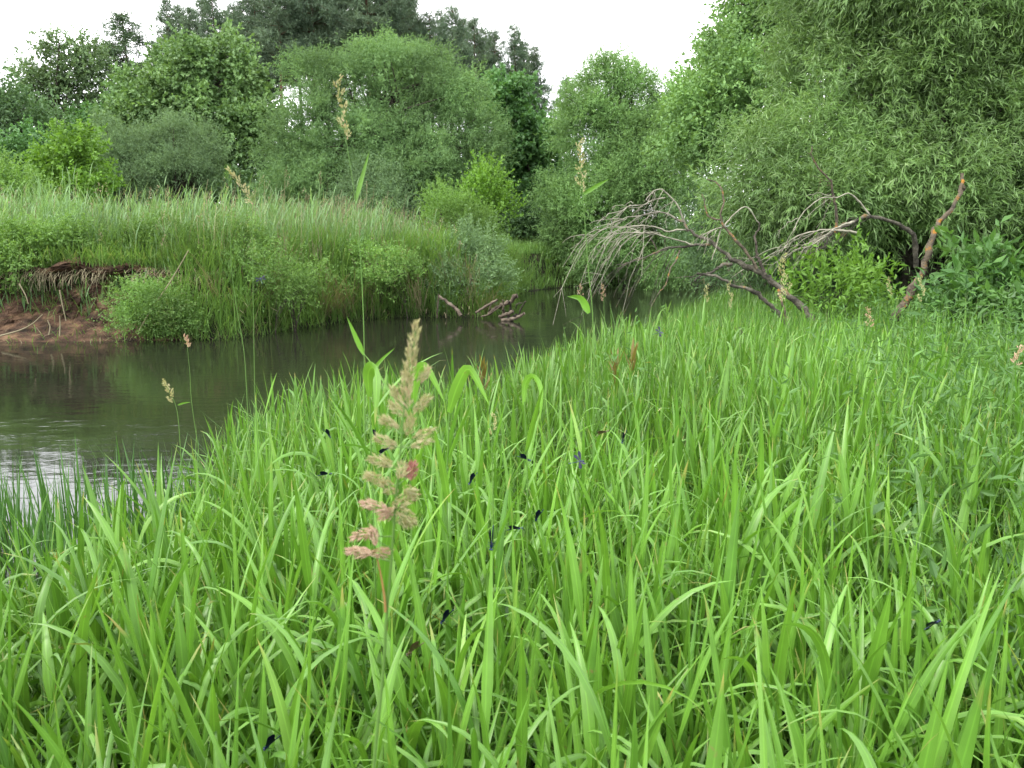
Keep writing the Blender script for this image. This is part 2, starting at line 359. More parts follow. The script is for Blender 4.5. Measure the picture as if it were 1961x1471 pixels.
def seg_dist(x, y, pl):
    d = np.full(x.shape, 1e9)
    for (ax, ay), (bx, by) in zip(pl[:-1], pl[1:]):
        ex, ey = bx - ax, by - ay
        u = np.clip(((x - ax) * ex + (y - ay) * ey) / (ex * ex + ey * ey), 0, 1)
        d = np.minimum(d, np.hypot(x - ax - u * ex, y - ay - u * ey))
    return d
def in_river(x, y):
    c = np.zeros(x.shape, bool); n_ = len(POLY)
    for i in range(n_):
        ax, ay = POLY[i]; bx, by = POLY[(i + 1) % n_]
        if ay == by: continue
        c ^= ((ay > y) != (by > y)) & (x < (bx - ax) * (y - ay) / (by - ay) + ax)
    return c
def sst(a, b, x):
    u = np.clip((x - a) / (b - a), 0, 1); return u * u * (3 - 2 * u)
def wob(x, y, s=1.0):
    return (np.sin(x * 1.3 * s + 1.7) * np.cos(y * 1.1 * s - .6) + .6 * np.sin(x * 2.9 * s - y * 2.3 * s) + .4 * np.sin(y * 5.1 * s + x * 3.7 * s)) / 2
def river(x, y):
    """signed distances (df, dn, inside) to the far and near banks"""
    x = np.asarray(x, float); y = np.asarray(y, float)
    return seg_dist(x, y, FAR), seg_dist(x, y, NEAR), in_river(x, y)
def height(x, y):
    x = np.asarray(x, float); y = np.asarray(y, float)
    df, dn, ins = river(x, y)
    dirt = sst(-6.0, -6.9, x) * (y < 22)                     # the eroded face is built apart: the ground stands back there
    o = dirt * 1.0
    zf = 1.22 * sst(o, 1.1 + o * .5, df) + .2 * sst(1, 7, df) + .10 * wob(x, y) * sst(.5, 3, df)
    zn = .06 + .28 * sst(0, .9, dn) + .12 * sst(1, 8, dn) + .05 * wob(x, y) * sst(.5, 3, dn)
    zi = -.04 - .6 * sst(0, 1.4, np.minimum(df, dn))
    return np.where(ins, zi, np.where(df < dn, zf, zn))
def axis(lo, hi, fine, far):
    a = np.arange(lo, hi + 1e-6, fine); s = fine; left = []; right = []; v = lo
    while v > -far: s *= 1.28; v -= s; left.append(v)
    s = fine; v = hi
    while v < far: s *= 1.28; v += s; right.append(v)
    return np.r_[left[::-1], a, right]
gx, gy = axis(-13, 12, .16, 700), axis(-2, 34, .16, 900)
X, Y = np.meshgrid(gx, gy, indexing='ij'); Z = height(X, Y)
nx, ny = X.shape; I, J = np.meshgrid(np.arange(nx - 1), np.arange(ny - 1), indexing='ij')
mb = MB(); mb.add(np.stack([X, Y, Z], -1), np.stack([I * ny + J, (I + 1) * ny + J, (I + 1) * ny + J + 1, I * ny + J + 1], -1))
tag(mb.build("ground", M['soil'], smooth=True), "dark damp soil under the grass", kind="structure")
mb = MB(); wx, wy = np.linspace(-300, 300, 41), np.linspace(-60, 120, 21)
X, Y = np.meshgrid(wx, wy, indexing='ij'); I, J = np.meshgrid(np.arange(40), np.arange(20), indexing='ij')
mb.add(np.stack([X, Y, X * 0], -1), np.stack([I * 21 + J, (I + 1) * 21 + J, (I + 1) * 21 + J + 1, I * 21 + J + 1], -1))
tag(mb.build("water", M['water']), "brown slow river with small ripples", kind="structure")

# eroded earth face on the far bank
fl = spline(np.c_[FAR[2:7], np.zeros(5)], 260)[:, :2]
sel = (fl[:, 0] > -14) & (fl[:, 0] < -4.9); fl = fl[sel]
prof = np.array([[-.45, -.2], [-.1, -.02], [.08, .05], [.3, .13], [.55, .27], [.75, .48], [.86, .66], [1.02, .8], [1.18, .9], [1.22, 1.0], [1.05, 1.1], [.86, 1.17], [.85, 1.24], [1.1, 1.31], [1.7, 1.33]])
prof = np.stack([np.interp(np.linspace(0, 1, 46), np.linspace(0, 1, len(prof)), prof[:, q]) for q in (0, 1)], 1)
tg = nrm(np.gradient(fl, axis=0)); no = np.stack([-tg[:, 1], tg[:, 0]], 1)
e = np.zeros((len(fl), len(prof), 3))
for i in range(len(fl)):
    fade = sst(-4.9, -6.2, fl[i, 0])
    s_ = fl[i, 0] * 1.0
    jit = .10 * np.sin(s_ * 3.1 + prof[:, 1] * 4) + .07 * np.sin(s_ * 7.3 - prof[:, 1] * 9) + .05 * np.sin(s_ * 15 + prof[:, 1] * 17) + .03 * RNG.normal(size=len(prof))
    hh = prof[:, 1] * (1 + .06 * np.sin(s_ * 2.2) + .04 * np.sin(s_ * 6.1))
    e[i, :, :2] = fl[i] + no[i] * (prof[:, 0] + jit * sst(0, .4, prof[:, 1]) + (1 - fade) * .5 * prof[:, 1])[:, None]
    e[i, :, 2] = hh * (1 - .25 * (1 - fade)) - .1 * (1 - fade)
I, J = np.meshgrid(np.arange(len(fl) - 1), np.arange(len(prof) - 1), indexing='ij'); k = len(prof)
mb = MB(); mb.add(e, np.stack([I * k + J, (I + 1) * k + J, (I + 1) * k + J + 1, I * k + J + 1], -1))
EARTH = e
tag(mb.build("earth_bank", M['earth']), "eroded reddish brown earth face undercut below the herbs", kind="structure")

LIP = (fl, no)
# ------------------------------------------------------------------ vegetation as masses
def scatter(n_, x0, x1, y0, y1, cond):
    x = RNG.uniform(x0, x1, n_); y = RNG.uniform(y0, y1, n_)
    df, dn, ins = river(x, y); k = cond(x, y, df, dn, ins)
    x, y = x[k], y[k]; return np.stack([x, y, height(x, y)], 1)
def in_view(x, y, m=.25, s=.66): return np.abs(x) < y * s + m + 1.5
TAU = 2 * math.pi
GR = []                                                     # foreground leaves kept for finding perches

# near meadow: broad-leaved grass shoots
def shoots(mb, base, hgt, nl, lw, ll, segs, fold, arch=.25, stem=True, rnd=None, lean=.2):
    N = len(base); sh = RNG.uniform(0, TAU, N); sl = np.abs(RNG.normal(0, lean, N)); sc = RNG.uniform(0, .25, N)
    r0 = RNG.random(N) if rnd is None else rnd
    if stem: c = blades(mb, base, sh, sl, sc, hgt, np.full(N, .0042), 4, 0, kind='stem', rnd=r0 * .8)
    else:
        c = base[:, None] + np.linspace(0, 1, 5)[None, :, None] * np.stack([np.zeros(N), np.zeros(N), hgt], 1)[:, None]
    a0 = RNG.uniform(0, TAU, N)
    for j in range(nl):
        fr = .26 + .74 * (j + RNG.random(N) * .6) / nl; fr = np.minimum(fr, .999)
        i = np.floor(fr * 4).astype(int); u = (fr * 4 - i)[:, None]; ar = np.arange(N)
        b_ = c[ar, i] * (1 - u) + c[ar, i + 1] * u
        top = j >= nl - 2
        head = a0 + math.pi * j + RNG.normal(0, .5, N)
        th0 = RNG.uniform(.10, .55, N) * (.6 if top else 1.35)
        cur = np.where(RNG.random(N) < arch * (.5 if top else 1.25), RNG.uniform(1.0, 2.4, N), RNG.uniform(-.15, .6, N))
        L_ = ll * RNG.uniform(.65, 1.25, N) * (.85 if top else 1.05); W_ = lw * np.clip(RNG.lognormal(-.18, .33, N), .35, 1.45)
        blades(mb, b_, head, th0, cur, L_, W_, segs, fold, twist=RNG.normal(0, .8, N), rnd=np.clip(r0 * .6 + .4 * RNG.random(N), 0, 1), power=RNG.choice([1.4, 2.2]))

mea = MB()
land = lambda x, y, df, dn, ins: (~ins) & (dn < df)
rr = lambda x, y: np.hypot(x, y)
b1 = scatter(5700, -3.2, 4.4, .28, 3.2, lambda x, y, df, dn, ins: land(x, y, df, dn, ins) & in_view(x, y, .45, .72) & (dn > .02) & (RNG.random(x.shape) < np.where(x > 1.1 + .1 * y, .6, 1)))
d = rr(b1[:, 0], b1[:, 1])
h = RNG.uniform(.30, .68, len(b1)) * np.where(d < .75, .8, 1)
shoots(mea, b1, h, 6, .0205, .37, 9, .30, .5, lean=.23)
b2 = scatter(9900, -1.8, 7.0, 3.2, 7.5, lambda x, y, df, dn, ins: land(x, y, df, dn, ins) & in_view(x, y) & (RNG.random(x.shape) < np.where(x > .7 + .3 * y, .35, .85)))
shoots(mea, b2, RNG.uniform(.32, .72, len(b2)), 6, .0165, .33, 6, .25, .3)
b3 = scatter(18500, -1, 10.5, 7.5, 13, lambda x, y, df, dn, ins: land(x, y, df, dn, ins) & in_view(x, y) & (RNG.random(x.shape) < np.where(x > 1.2 + .3 * y, .3, .7)))
shoots(mea, b3, RNG.uniform(.36, .6, len(b3)), 4, .014, .28, 4, 0, .2, stem=False)
mea_o = tag(mea.build("meadow_grass", M['meadow'], smooth=True), "tall bright green broad bladed grass on the near bank", "grass", kind="stuff")
GR.append(mea)

fine = MB()
def tufts(mb, base, k, hl, hw, lean, curve, segs=4, fold=0, rnd=None):
    N = len(base) * k; b_ = np.repeat(base, k, 0) + np.c_[RNG.normal(0, .03, (N, 2)), np.zeros(N)]
    blades(mb, b_, RNG.uniform(0, TAU, N), np.abs(RNG.normal(0, lean, N)), np.abs(RNG.normal(0, curve, N)), hl * RNG.uniform(.55, 1.2, N), hw * RNG.uniform(.6, 1.3, N), segs, fold,
           rnd=RNG.random(N) if rnd is None else rnd)
b4 = scatter(3000, -2.5, 4.4, .4, 3.5, lambda x, y, df, dn, ins: land(x, y, df, dn, ins) & in_view(x, y))
tufts(fine, b4, 4, .62, .0055, .2, .9, 5)
b5 = scatter(14000, -2, 8, 3.5, 9, lambda x, y, df, dn, ins: land(x, y, df, dn, ins) & in_view(x, y))
tufts(fine, b5, 4, .72, .006, .22, .7, 4)
b6 = scatter(19500, 0, 12.5, 9, 15, lambda x, y, df, dn, ins: land(x, y, df, dn, ins) & in_view(x, y))
tufts(fine, b6, 4, .65, .008, .22, .6, 3)
tag(fine.build("fine_grass", M['fine']), "thin bladed grass growing between the broad blades", "grass", kind="stuff")
GR.append(fine)

# dark sedge standing in the shallows
sg = MB()
b = scatter(60000, -4.6, -.6, 2.2, 6.0, lambda x, y, df, dn, ins: ins & (dn < np.where(x < -1.35, 1.9, .4) * (.85 + .3 * wob(x, y, 2))) & (RNG.random(x.shape) < .032) & (y < 5.1))
b[:, 2] = -.15
b = np.vstack([b, scatter(5200, -4.2, -.6, 1.6, 5.2, lambda x, y, df, dn, ins: (~ins) & (dn < df) & (dn < .3) & (RNG.random(x.shape) < .6))])
N = len(b)
for q in range(2):
    blades(sg, b + np.c_[RNG.normal(0, .02, (N, 2)), np.zeros(N)], RNG.uniform(0, TAU, N), np.abs(RNG.normal(0, .14, N)), np.abs(RNG.normal(0, .25, N)), RNG.uniform(.36, .78, N), RNG.uniform(.010, .019, N), 5, .2, kind='sedge')
tag(sg.build("sedge_leaves", M['sedge'], smooth=True), "dark green sword shaped leaves standing in the shallow water", "sedge", kind="stuff")

# weeds on the right
wd = MB()
bw = scatter(5500, -.5, 9, 1.3, 9.5, lambda x, y, df, dn, ins: land(x, y, df, dn, ins) & in_view(x, y, .4) & (RNG.random(x.shape) < .05 * (y > 2.5) * (x / y > .05) + sst(.3, .62, x / y + .12 * wob(x, y, 1.5))))
N = len(bw); dirs = nrm(RNG.normal(size=(N, 3)) * .16 + [0, 0, 1]); hl = RNG.uniform(.45, .95, N) * (1 + .25 * sst(.35, .55, bw[:, 0] / bw[:, 1])) * np.where(rr(bw[:, 0], bw[:, 1]) < 2.2, .7, 1)
kites(wd, bw, dirs, hl, .006, wide=.3, cup=0)
twig_leaves(wd, bw + [0, 0, .12], dirs, hl - .1, 20, .058, .0155, 0, .15, .75, RNG.random(N), .35)
bt = scatter(2400, .9, 6.8, 1.6, 7.5, lambda x, y, df, dn, ins: land(x, y, df, dn, ins) & in_view(x, y, .4) & (RNG.random(x.shape) < sst(.42, .66, x / y)))
N = len(bt); twig_leaves(wd, bt + [0, 0, .1], nrm(RNG.normal(size=(N, 3)) * .2 + [0, 0, 1]), RNG.uniform(.4, .75, N), 9, .075, .025, 0, .25, .8, RNG.random(N), .3)
tag(wd.build("leafy_weeds", M['weed']), "leafy weeds and herbs mixed into the grass on the right", "weeds", kind="stuff")
GR.append(wd)

# far bank: reeds, dry reeds, bank grass, herbs
LB = lambda x, y, df, dn, ins: (~ins) & (df < dn)
def reedbed(mb, base, hgt, lw, ll, rnd):
    N = len(base); lean = np.full(N, .10); hd = RNG.normal(.2, .9, N)
    c = blades(mb, base, hd, np.abs(RNG.normal(.08, .08, N)), RNG.uniform(0, .25, N), hgt, np.full(N, .012), 4, 0, kind='stem', rnd=rnd)
    ar = np.arange(N)
    for j in range(6):
        fr = np.minimum(.3 + .7 * (j + RNG.random(N)) / 6, .999); i = np.floor(fr * 4).astype(int); u = (fr * 4 - i)[:, None]
        blades(mb, c[ar, i] * (1 - u) + c[ar, i + 1] * u, RNG.normal(0, 1.6, N), RNG.uniform(.15, .55, N), RNG.uniform(.1, 1.0, N), ll * RNG.uniform(.6, 1.2, N), lw * RNG.uniform(.7, 1.2, N), 3, 0, rnd=np.clip(rnd * .6 + RNG.random(N) * .4, 0, 1))
rd = MB()
b = scatter(15000, -17, .2, 14, 27, lambda x, y, df, dn, ins: LB(x, y, df, dn, ins) & (df > .7) & (df < 8.5) & (RNG.random(x.shape) < (.65 + .8 * wob(x, y, 1.1)) * sst(-1.2, -4.2, x)))
reedbed(rd, b, np.clip(RNG.normal(.95, .24, len(b)), .4, 1.6) * (1 + .30 * wob(b[:, 0], b[:, 1], 1.0)) * (.55 + .45 * sst(-1.2, -4.5, b[:, 0])), .022, .40, RNG.random(len(b)))
tag(rd.build("reeds", M['reed']), "grey green reed bed along the top of the far bank", "reeds", kind="stuff")
dr = MB()
b = scatter(4200, -16, .2, 14, 27, lambda x, y, df, dn, ins: LB(x, y, df, dn, ins) & (df > .6) & (df < 8) & (x < -1.2) & (RNG.random(x.shape) < np.where(x > -7, 1, .35)))
N = len(b); hh = RNG.uniform(.8, 1.62, N) * (.6 + .4 * sst(-1.5, -4.5, b[:, 0])) * np.where(RNG.random(N) < .14, 1.3, 1); hd = RNG.normal(.1, .6, N)
c = blades(dr, b, hd, np.abs(RNG.normal(.1, .1, N)), RNG.uniform(0, .2, N), hh, np.full(N, .012), 4, 0, kind='stem')
tp = c[:, -1]
tp = tp[RNG.random(N) < .3]; N = len(tp)
twig_leaves(dr, tp - [0, 0, .16], nrm(RNG.normal(size=(N, 3)) * .25 + [.25, 0, 1]), np.full(N, .2), 8, .06, .016, 0, .1, .5, None, .7)
b = scatter(9000, -9.5, .5, 14, 23, lambda x, y, df, dn, ins: LB(x, y, df, dn, ins) & (df > 0) & (df < 1.0) & (x > -6.6) & (RNG.random(x.shape) < .5 + .6 * wob(x, y, 1.2)))
N = len(b)
bc = scatter(130, -6.5, -.6, 14, 20, lambda x, y, df, dn, ins: LB(x, y, df, dn, ins) & (df > .05) & (df < .9))
for q in range(len(bc)):                                    # leaning bundles of dead stalks
    k_ = RNG.integers(14, 40); dh = RNG.uniform(-1.9, -.2) if RNG.random() < .7 else RNG.uniform(0, TAU)
    blades(dr, bc[q] + np.c_[RNG.normal(0, .10, (k_, 2)), RNG.uniform(0, .25, k_)], dh + RNG.normal(0, .35, k_), RNG.uniform(.2, 1.2) + RNG.normal(0, .15, k_), RNG.uniform(0, .5, k_), RNG.uniform(.5, 1.15, k_), np.full(k_, .014), 4, 0, kind='stem')
blades(dr, b, RNG.uniform(-2.6, -.5, N), RNG.uniform(.2, 1.1, N), RNG.uniform(.2, 1.4, N), RNG.uniform(.4, 1.0, N), np.full(N, .013), 4, 0, kind='stem')
N = 1500; i_ = RNG.integers(0, len(LIP[0]), N)
lb = np.c_[LIP[0][i_] + LIP[1][i_] * RNG.uniform(.78, .95, N)[:, None], RNG.uniform(1.08, 1.26, N)]
lb = lb[(lb[:, 0] < -5.4) & (RNG.random(N) < .55 + .6 * wob(lb[:, 0] * 2, lb[:, 1]))]; N = len(lb)
blades(dr, lb, RNG.normal(-1.6, .5, N), RNG.uniform(1.5, 2.3, N), RNG.uniform(.5, 1.2, N), RNG.uniform(.12, .42, N), np.full(N, .010), 4, 0, kind='stem')
N = 620; i_ = RNG.integers(0, EARTH.shape[0], N); j_ = np.minimum(np.abs(RNG.normal(8, 7, N)).astype(int), 44)
blades(dr, EARTH[i_, j_] + [0, -.02, .01], RNG.normal(-1.6, 1.4, N), RNG.uniform(.7, 1.75, N), RNG.uniform(-.2, .7, N), RNG.uniform(.08, .40, N), RNG.uniform(.006, .012, N), 4, 0, kind='stem')
tag(dr.build("dry_reeds", M['straw']), "straw coloured dead reed stalks and plumes on the far bank", "dry reeds", kind="stuff")
bk = MB()
def bankgrass(dens, x0, x1, y0, y1, cond, hl, hw, lean, curve, k=4, outward=None):
    b_ = scatter(dens, x0, x1, y0, y1, cond); N = len(b_) * k
    bb = np.repeat(b_, k, 0) + np.c_[RNG.normal(0, .06, (N, 2)), np.zeros(N)]
    hd = RNG.uniform(0, TAU, N) if outward is None else RNG.normal(outward, 1.0, N)
    blades(bk, bb, hd, np.abs(RNG.normal(0, lean, N)), np.abs(RNG.normal(0, curve, N)), hl * RNG.uniform(.5, 1.25, N), hw * RNG.uniform(.7, 1.3, N), 4, 0, rnd=np.clip(np.repeat(RNG.random(len(b_)), k) * .6 + .4 * RNG.random(N), 0, 1))
bankgrass(15000, -9.5, .6, 13.5, 28, lambda x, y, df, dn, ins: LB(x, y, df, dn, ins) & (df < 1.7) & ((x > -6.7) | (df > .95)), .95, .015, .35, 1.2, 5, -1.3)
bankgrass(9000, -16, 3, 14.5, 34, lambda x, y, df, dn, ins: LB(x, y, df, dn, ins) & (df > .9) & (df < 7), .62, .016, .3, .7, 4)
bankgrass(11000, -1.0, 7, 22.5, 36, lambda x, y, df, dn, ins: LB(x, y, df, dn, ins) & (df < 7) & (RNG.random(x.shape) < .9), .42, .02, .4, .8, 5)
bankgrass(5000, -7.5, .5, 13.5, 24, lambda x, y, df, dn, ins: ins & (df < .22) & (x > -6.8), .5, .012, .9, 1.2, 3, -1.3)
N = 8000; i_ = RNG.integers(0, len(LIP[0]), N); dd_ = RNG.uniform(.8, 2.3, N)
lb = np.c_[LIP[0][i_] + LIP[1][i_] * dd_[:, None], RNG.uniform(1.24, 1.38, N)]
lb = lb[in_view(lb[:, 0], lb[:, 1], 1) & (lb[:, 0] < -5.6)]; N = len(lb)
blades(bk, lb, RNG.normal(-1.5, .9, N), RNG.uniform(0, .8, N), RNG.uniform(.1, 1.6, N), RNG.uniform(.2, .55, N), np.full(N, .016), 5, 0)
N = 420; i_ = RNG.integers(0, EARTH.shape[0], N); j_ = np.minimum(np.abs(RNG.normal(5, 5, N)).astype(int), 40)
blades(bk, EARTH[i_, j_] + [0, -.02, .01], RNG.normal(-1.6, 1.4, N), RNG.uniform(.2, 1.3, N), RNG.uniform(.2, 1.2, N), RNG.uniform(.10, .32, N), np.full(N, .014), 4, 0)
tag(bk.build("bank_grass", M['bank']), "mixed green grass spilling down the far bank", "grass", kind="stuff")
fa = MB()
b = scatter(16000, -45, 45, 24, 75, lambda x, y, df, dn, ins: LB(x, y, df, dn, ins) & (df > 5) & in_view(x, y, 2))
tufts(fa, b, 4, .8, .05, .4, .7, 3)
tag(fa.build("field_grass", M['bank']), "rough grass under the trees beyond the far bank", "grass", kind="stuff")
hb = MB()
b = scatter(9000, -14, .5, 14.0, 24, lambda x, y, df, dn, ins: LB(x, y, df, dn, ins) & (df > np.where(x < -6.3, 1.3, .25)) & (df < 3.2) & (RNG.random(x.shape) < .35 + .9 * wob(x, y, 1.5)))
N = len(b); dv = nrm(RNG.normal(size=(N, 3)) * .3 + [0, -.25, 1])
twig_leaves(hb, b, dv, RNG.uniform(.3, .85, N), 18, .06, .028, .1, .2, .7, RNG.random(N), .4)
tag(hb.build("bank_herbs", M['herb']), "leafy herbs and nettles over the edge of the far bank", "herbs", kind="stuff")

# ------------------------------------------------------------------ trees
def lobe(px, py, Y, rx, rz, depth=.9):
    s = Y / F
    return (P(px, py, Y), np.array([rx * s, max(rx, rz) * s * depth, rz * s]))
def billow(lobes, n, fr=(.28, .52), core=.62, out=.84):
    o = []
    for c, r in lobes:
        o.append((c, r * core))
        for q in range(n):
            u = RNG.normal(size=3); u[2] = abs(u[2]) * (1 if RNG.random() < .75 else -.6); u = nrm(u)
            o.append((c + u * r * out, r * RNG.uniform(*fr)))
    return o
def gz(x, y): return float(height(np.array([x]), np.array([y]))[0])
def tree(name, label, cat, base_px, Y, lobes, leaf, mats, trunk_r=.15, clumps=120, clump_r=.5, twigs=14, leaves=8, twig_len=.45, droop=.1, leafdroop=.2, up=.3,
         skirt=.45, inner=.15, spread=.6, along=.6, jit=.13, sub=0, group=None, trunks=1, limbs=10, part=("trunk", "crown")):
    x = (base_px - CX) / F * Y; bx = np.array([x, Y, gz(x, Y) - .1])
    root = empty(name, bx, label, cat, group)
    if sub: lobes = billow(lobes, sub)
    cm = MB(); p, nn = crown(cm, lobes, clumps, clump_r, twigs, leaves, leaf[0], leaf[1], twig_len, droop, leafdroop, up, skirt, inner, spread, along, None, jit)
    tm = MB()
    c = np.array([l[0] for l in lobes]); r = np.array([l[1] for l in lobes])
    top = c[np.argmax(c[:, 2])]
    for q in range(trunks):
        b0 = bx + np.array([RNG.normal(0, .25), RNG.normal(0, .25), 0]) * (q > 0)
        e = top if q == 0 else c[RNG.integers(len(c))]
        midp = b0 * .5 + e * .5 + RNG.normal(0, .15, 3); midp[:2] = b0[:2] * .75 + e[:2] * .25
        tr = spline([b0, midp, e - [0, 0, r[:, 2].max() * .1]], 14)
        tube(tm, tr, [trunk_r * (1 if q == 0 else .7), trunk_r * .2], 8, .06)
        for i in RNG.choice(len(p), min(limbs, len(p)), replace=False):
            s0 = tr[RNG.integers(3, 11)]; e_ = p[i] - nn[i] * clump_r * .3
            md = s0 * .45 + e_ * .55 + [0, 0, .12 * np.linalg.norm(e_ - s0)]
            tube(tm, spline([s0, md, e_], 8), [trunk_r * .35, trunk_r * .06], 5)
    tm.build(part[0], mats[1], root, smooth=True); cm.build(part[1], mats[0], root)
    return root

BK = M['bark']
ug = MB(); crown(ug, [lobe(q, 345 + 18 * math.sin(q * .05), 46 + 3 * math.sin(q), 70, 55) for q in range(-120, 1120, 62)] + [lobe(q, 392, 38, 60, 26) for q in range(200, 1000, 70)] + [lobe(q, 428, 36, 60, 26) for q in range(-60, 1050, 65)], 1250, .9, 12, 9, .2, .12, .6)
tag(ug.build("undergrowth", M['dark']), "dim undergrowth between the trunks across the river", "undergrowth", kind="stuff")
tree("deciduous_tree", "dark bluish green tree at the left edge of the photo", "tree", -10, 39,
     [lobe(-30, 240, 39, 110, 75), lobe(45, 270, 38.5, 75, 65), lobe(-70, 330, 38, 110, 90), lobe(50, 340, 38.5, 80, 60), lobe(15, 215, 39, 60, 45)], (.16, .09), (M['dark'], BK), .25, 230, .7, 14, 9, .6, sub=6)
tree("airy_tree", "tall airy tree with sky showing through its open crown", "tree", 125, 47,
     [lobe(128, 105, 47, 48, 34), lobe(95, 165, 47, 52, 45), lobe(165, 170, 47, 45, 45), lobe(65, 205, 47, 40, 30), lobe(130, 235, 47, 75, 40)], (.17, .10), (M['airy'], BK), .2, 250, .6, 11, 8, .6, inner=.1, sub=6)
tree("alder_tree", "large leafy tree with rounded billows in front of the left pines", "tree", 385, 41,
     [lobe(330, 140, 41, 62, 42), lobe(425, 132, 41, 58, 44), lobe(285, 205, 41, 58, 50), lobe(380, 205, 40, 75, 55), lobe(465, 200, 41, 50, 55), lobe(310, 255, 40.5, 80, 60), lobe(430, 265, 40, 75, 60), lobe(250, 265, 40, 60, 60), lobe(490, 270, 41, 45, 50), lobe(400, 330, 40, 80, 50)],
     (.19, .13), (M['alder'], BK), .28, 420, .62, 13, 9, .5, limbs=24, sub=6)
tree("alder_tree", "dark green tree below the lone spruce", "tree", 200, 42,
     [lobe(195, 265, 42, 42, 36), lobe(230, 240, 42, 36, 34), lobe(170, 310, 42, 60, 45)], (.17, .11), (M['oak'], BK), .22, 130, .6, 13, 9, .5, sub=6)
tree("grey_willow", "small grey green willow beside the bright young tree", "willow", 245, 34,
     [lobe(240, 275, 34, 52, 40), lobe(215, 320, 33.5, 42, 45), lobe(275, 325, 33.5, 40, 50), lobe(240, 360, 33, 55, 35)], (.11, .022), (M['greywillow'], BK), .1, 190, .42, 18, 10, .45, .25, .25, limbs=14, trunks=3, sub=5)
tree("grey_willow", "small grey green willow between the big round willow and another willow", "willow", 355, 34,
     [lobe(350, 270, 34, 50, 36), lobe(315, 305, 33.5, 40, 40), lobe(390, 310, 33.5, 45, 38), lobe(345, 335, 33, 65, 30)], (.11, .022), (M['greywillow'], BK), .1, 190, .42, 18, 10, .45, .25, .25, limbs=16, trunks=4, sub=5)
tree("round_willow", "huge round domed willow standing across the river", "willow", 735, 33,
     [lobe(700, 165, 33, 115, 66), lobe(790, 170, 33, 90, 60), lobe(640, 205, 33, 64, 62), lobe(850, 215, 33, 75, 58), lobe(592, 275, 32, 66, 60), lobe(660, 265, 32, 80, 70), lobe(770, 265, 32, 90, 65),
      lobe(880, 275, 32.5, 75, 58), lobe(925, 310, 32, 42, 38), lobe(820, 330, 31.5, 80, 50), lobe(640, 335, 31, 95, 48), lobe(556, 325, 32, 48, 42), lobe(730, 340, 32.5, 70, 55), lobe(580, 365, 31, 66, 32), lobe(870, 365, 32, 60, 40)],
     (.13, .024), (M['farwillow'], BK), .3, 1250, .40, 18, 11, .48, .28, .3, .45, limbs=40, trunks=4, skirt=.3, sub=7)
tree("sallow_bush", "grey twiggy sallow at the foot of the round willow", "bush", 715, 29.5,
     [lobe(715, 365, 29.5, 50, 38), lobe(690, 395, 29, 45, 30), lobe(745, 395, 29, 40, 28)], (.10, .026), (M['greywillow'], BK), .06, 130, .35, 16, 9, .4, .1, .2, part=("stems", "foliage"), trunks=3, jit=.2)
tree("young_tree", "bright yellow green young tree behind the reeds", "tree", 137, 27,
     [lobe(140, 300, 27, 36, 34), lobe(110, 335, 27, 38, 34), lobe(160, 340, 27, 34, 36), lobe(130, 372, 26.5, 55, 30)], (.13, .085), (M['bright'], BK), .07, 95, .42, 11, 8, .42, leafdroop=.3, jit=.2)
tree("young_tree", "mid green young tree between the yellow green one and the photo edge", "tree", 55, 29,
     [lobe(62, 295, 29, 34, 36), lobe(35, 335, 28.5, 42, 36), lobe(80, 345, 28.5, 34, 36), lobe(45, 378, 28, 65, 30)], (.13, .085), (M['oak'], BK), .08, 100, .42, 11, 8, .42, leafdroop=.3, jit=.2)
tree("young_tree", "low green bush at the photo edge above the reeds", "bush", 8, 24.5,
     [lobe(-25, 345, 24.5, 60, 45), lobe(30, 370, 24, 40, 28), lobe(-10, 380, 24, 55, 28)], (.10, .05), (M['lime'], BK), .06, 90, .4, 12, 8, .4, part=("stems", "foliage"), jit=.2)
tree("oak_tree", "dark green tree with tiered boughs in the gap beside the round willow", "tree", 985, 37,
     [lobe(985, 195, 37, 45, 34), lobe(1000, 250, 37, 48, 36), lobe(960, 225, 37.5, 38, 34), lobe(1010, 310, 36.5, 44, 36), lobe(975, 300, 37, 36, 34), lobe(1005, 370, 36.5, 48, 36), lobe(1000, 425, 36, 60, 36)],
     (.20, .15), (M['oak'], BK), .2, 170, .58, 11, 9, .45, limbs=20, sub=6)
tree("river_willow", "tall spreading willow on the bend of the river, right of the gap", "willow", 1190, 31.5,
     [lobe(1150, 170, 32, 60, 50), lobe(1215, 190, 32, 60, 48), lobe(1120, 235, 31.5, 55, 52), lobe(1270, 225, 32, 60, 50), lobe(1190, 260, 31, 80, 60), lobe(1150, 330, 31, 70, 60), lobe(1260, 310, 30.5, 85, 65), lobe(1330, 290, 30, 70, 80), lobe(1220, 380, 30, 80, 60),
      lobe(1320, 400, 29.5, 80, 70), lobe(1120, 400, 30.5, 55, 50), lobe(1080, 375, 31, 42, 40), lobe(1160, 455, 30, 75, 50), lobe(1260, 470, 29.5, 80, 50), lobe(1095, 470, 31, 50, 40), lobe(1200, 520, 29.5, 90, 28), lobe(1320, 510, 29, 90, 32)],
     (.13, .028), (M['midwillow'], BK), .2, 1450, .40, 17, 10, .48, .25, .25, .35, limbs=36, trunks=3, skirt=.7, sub=6)
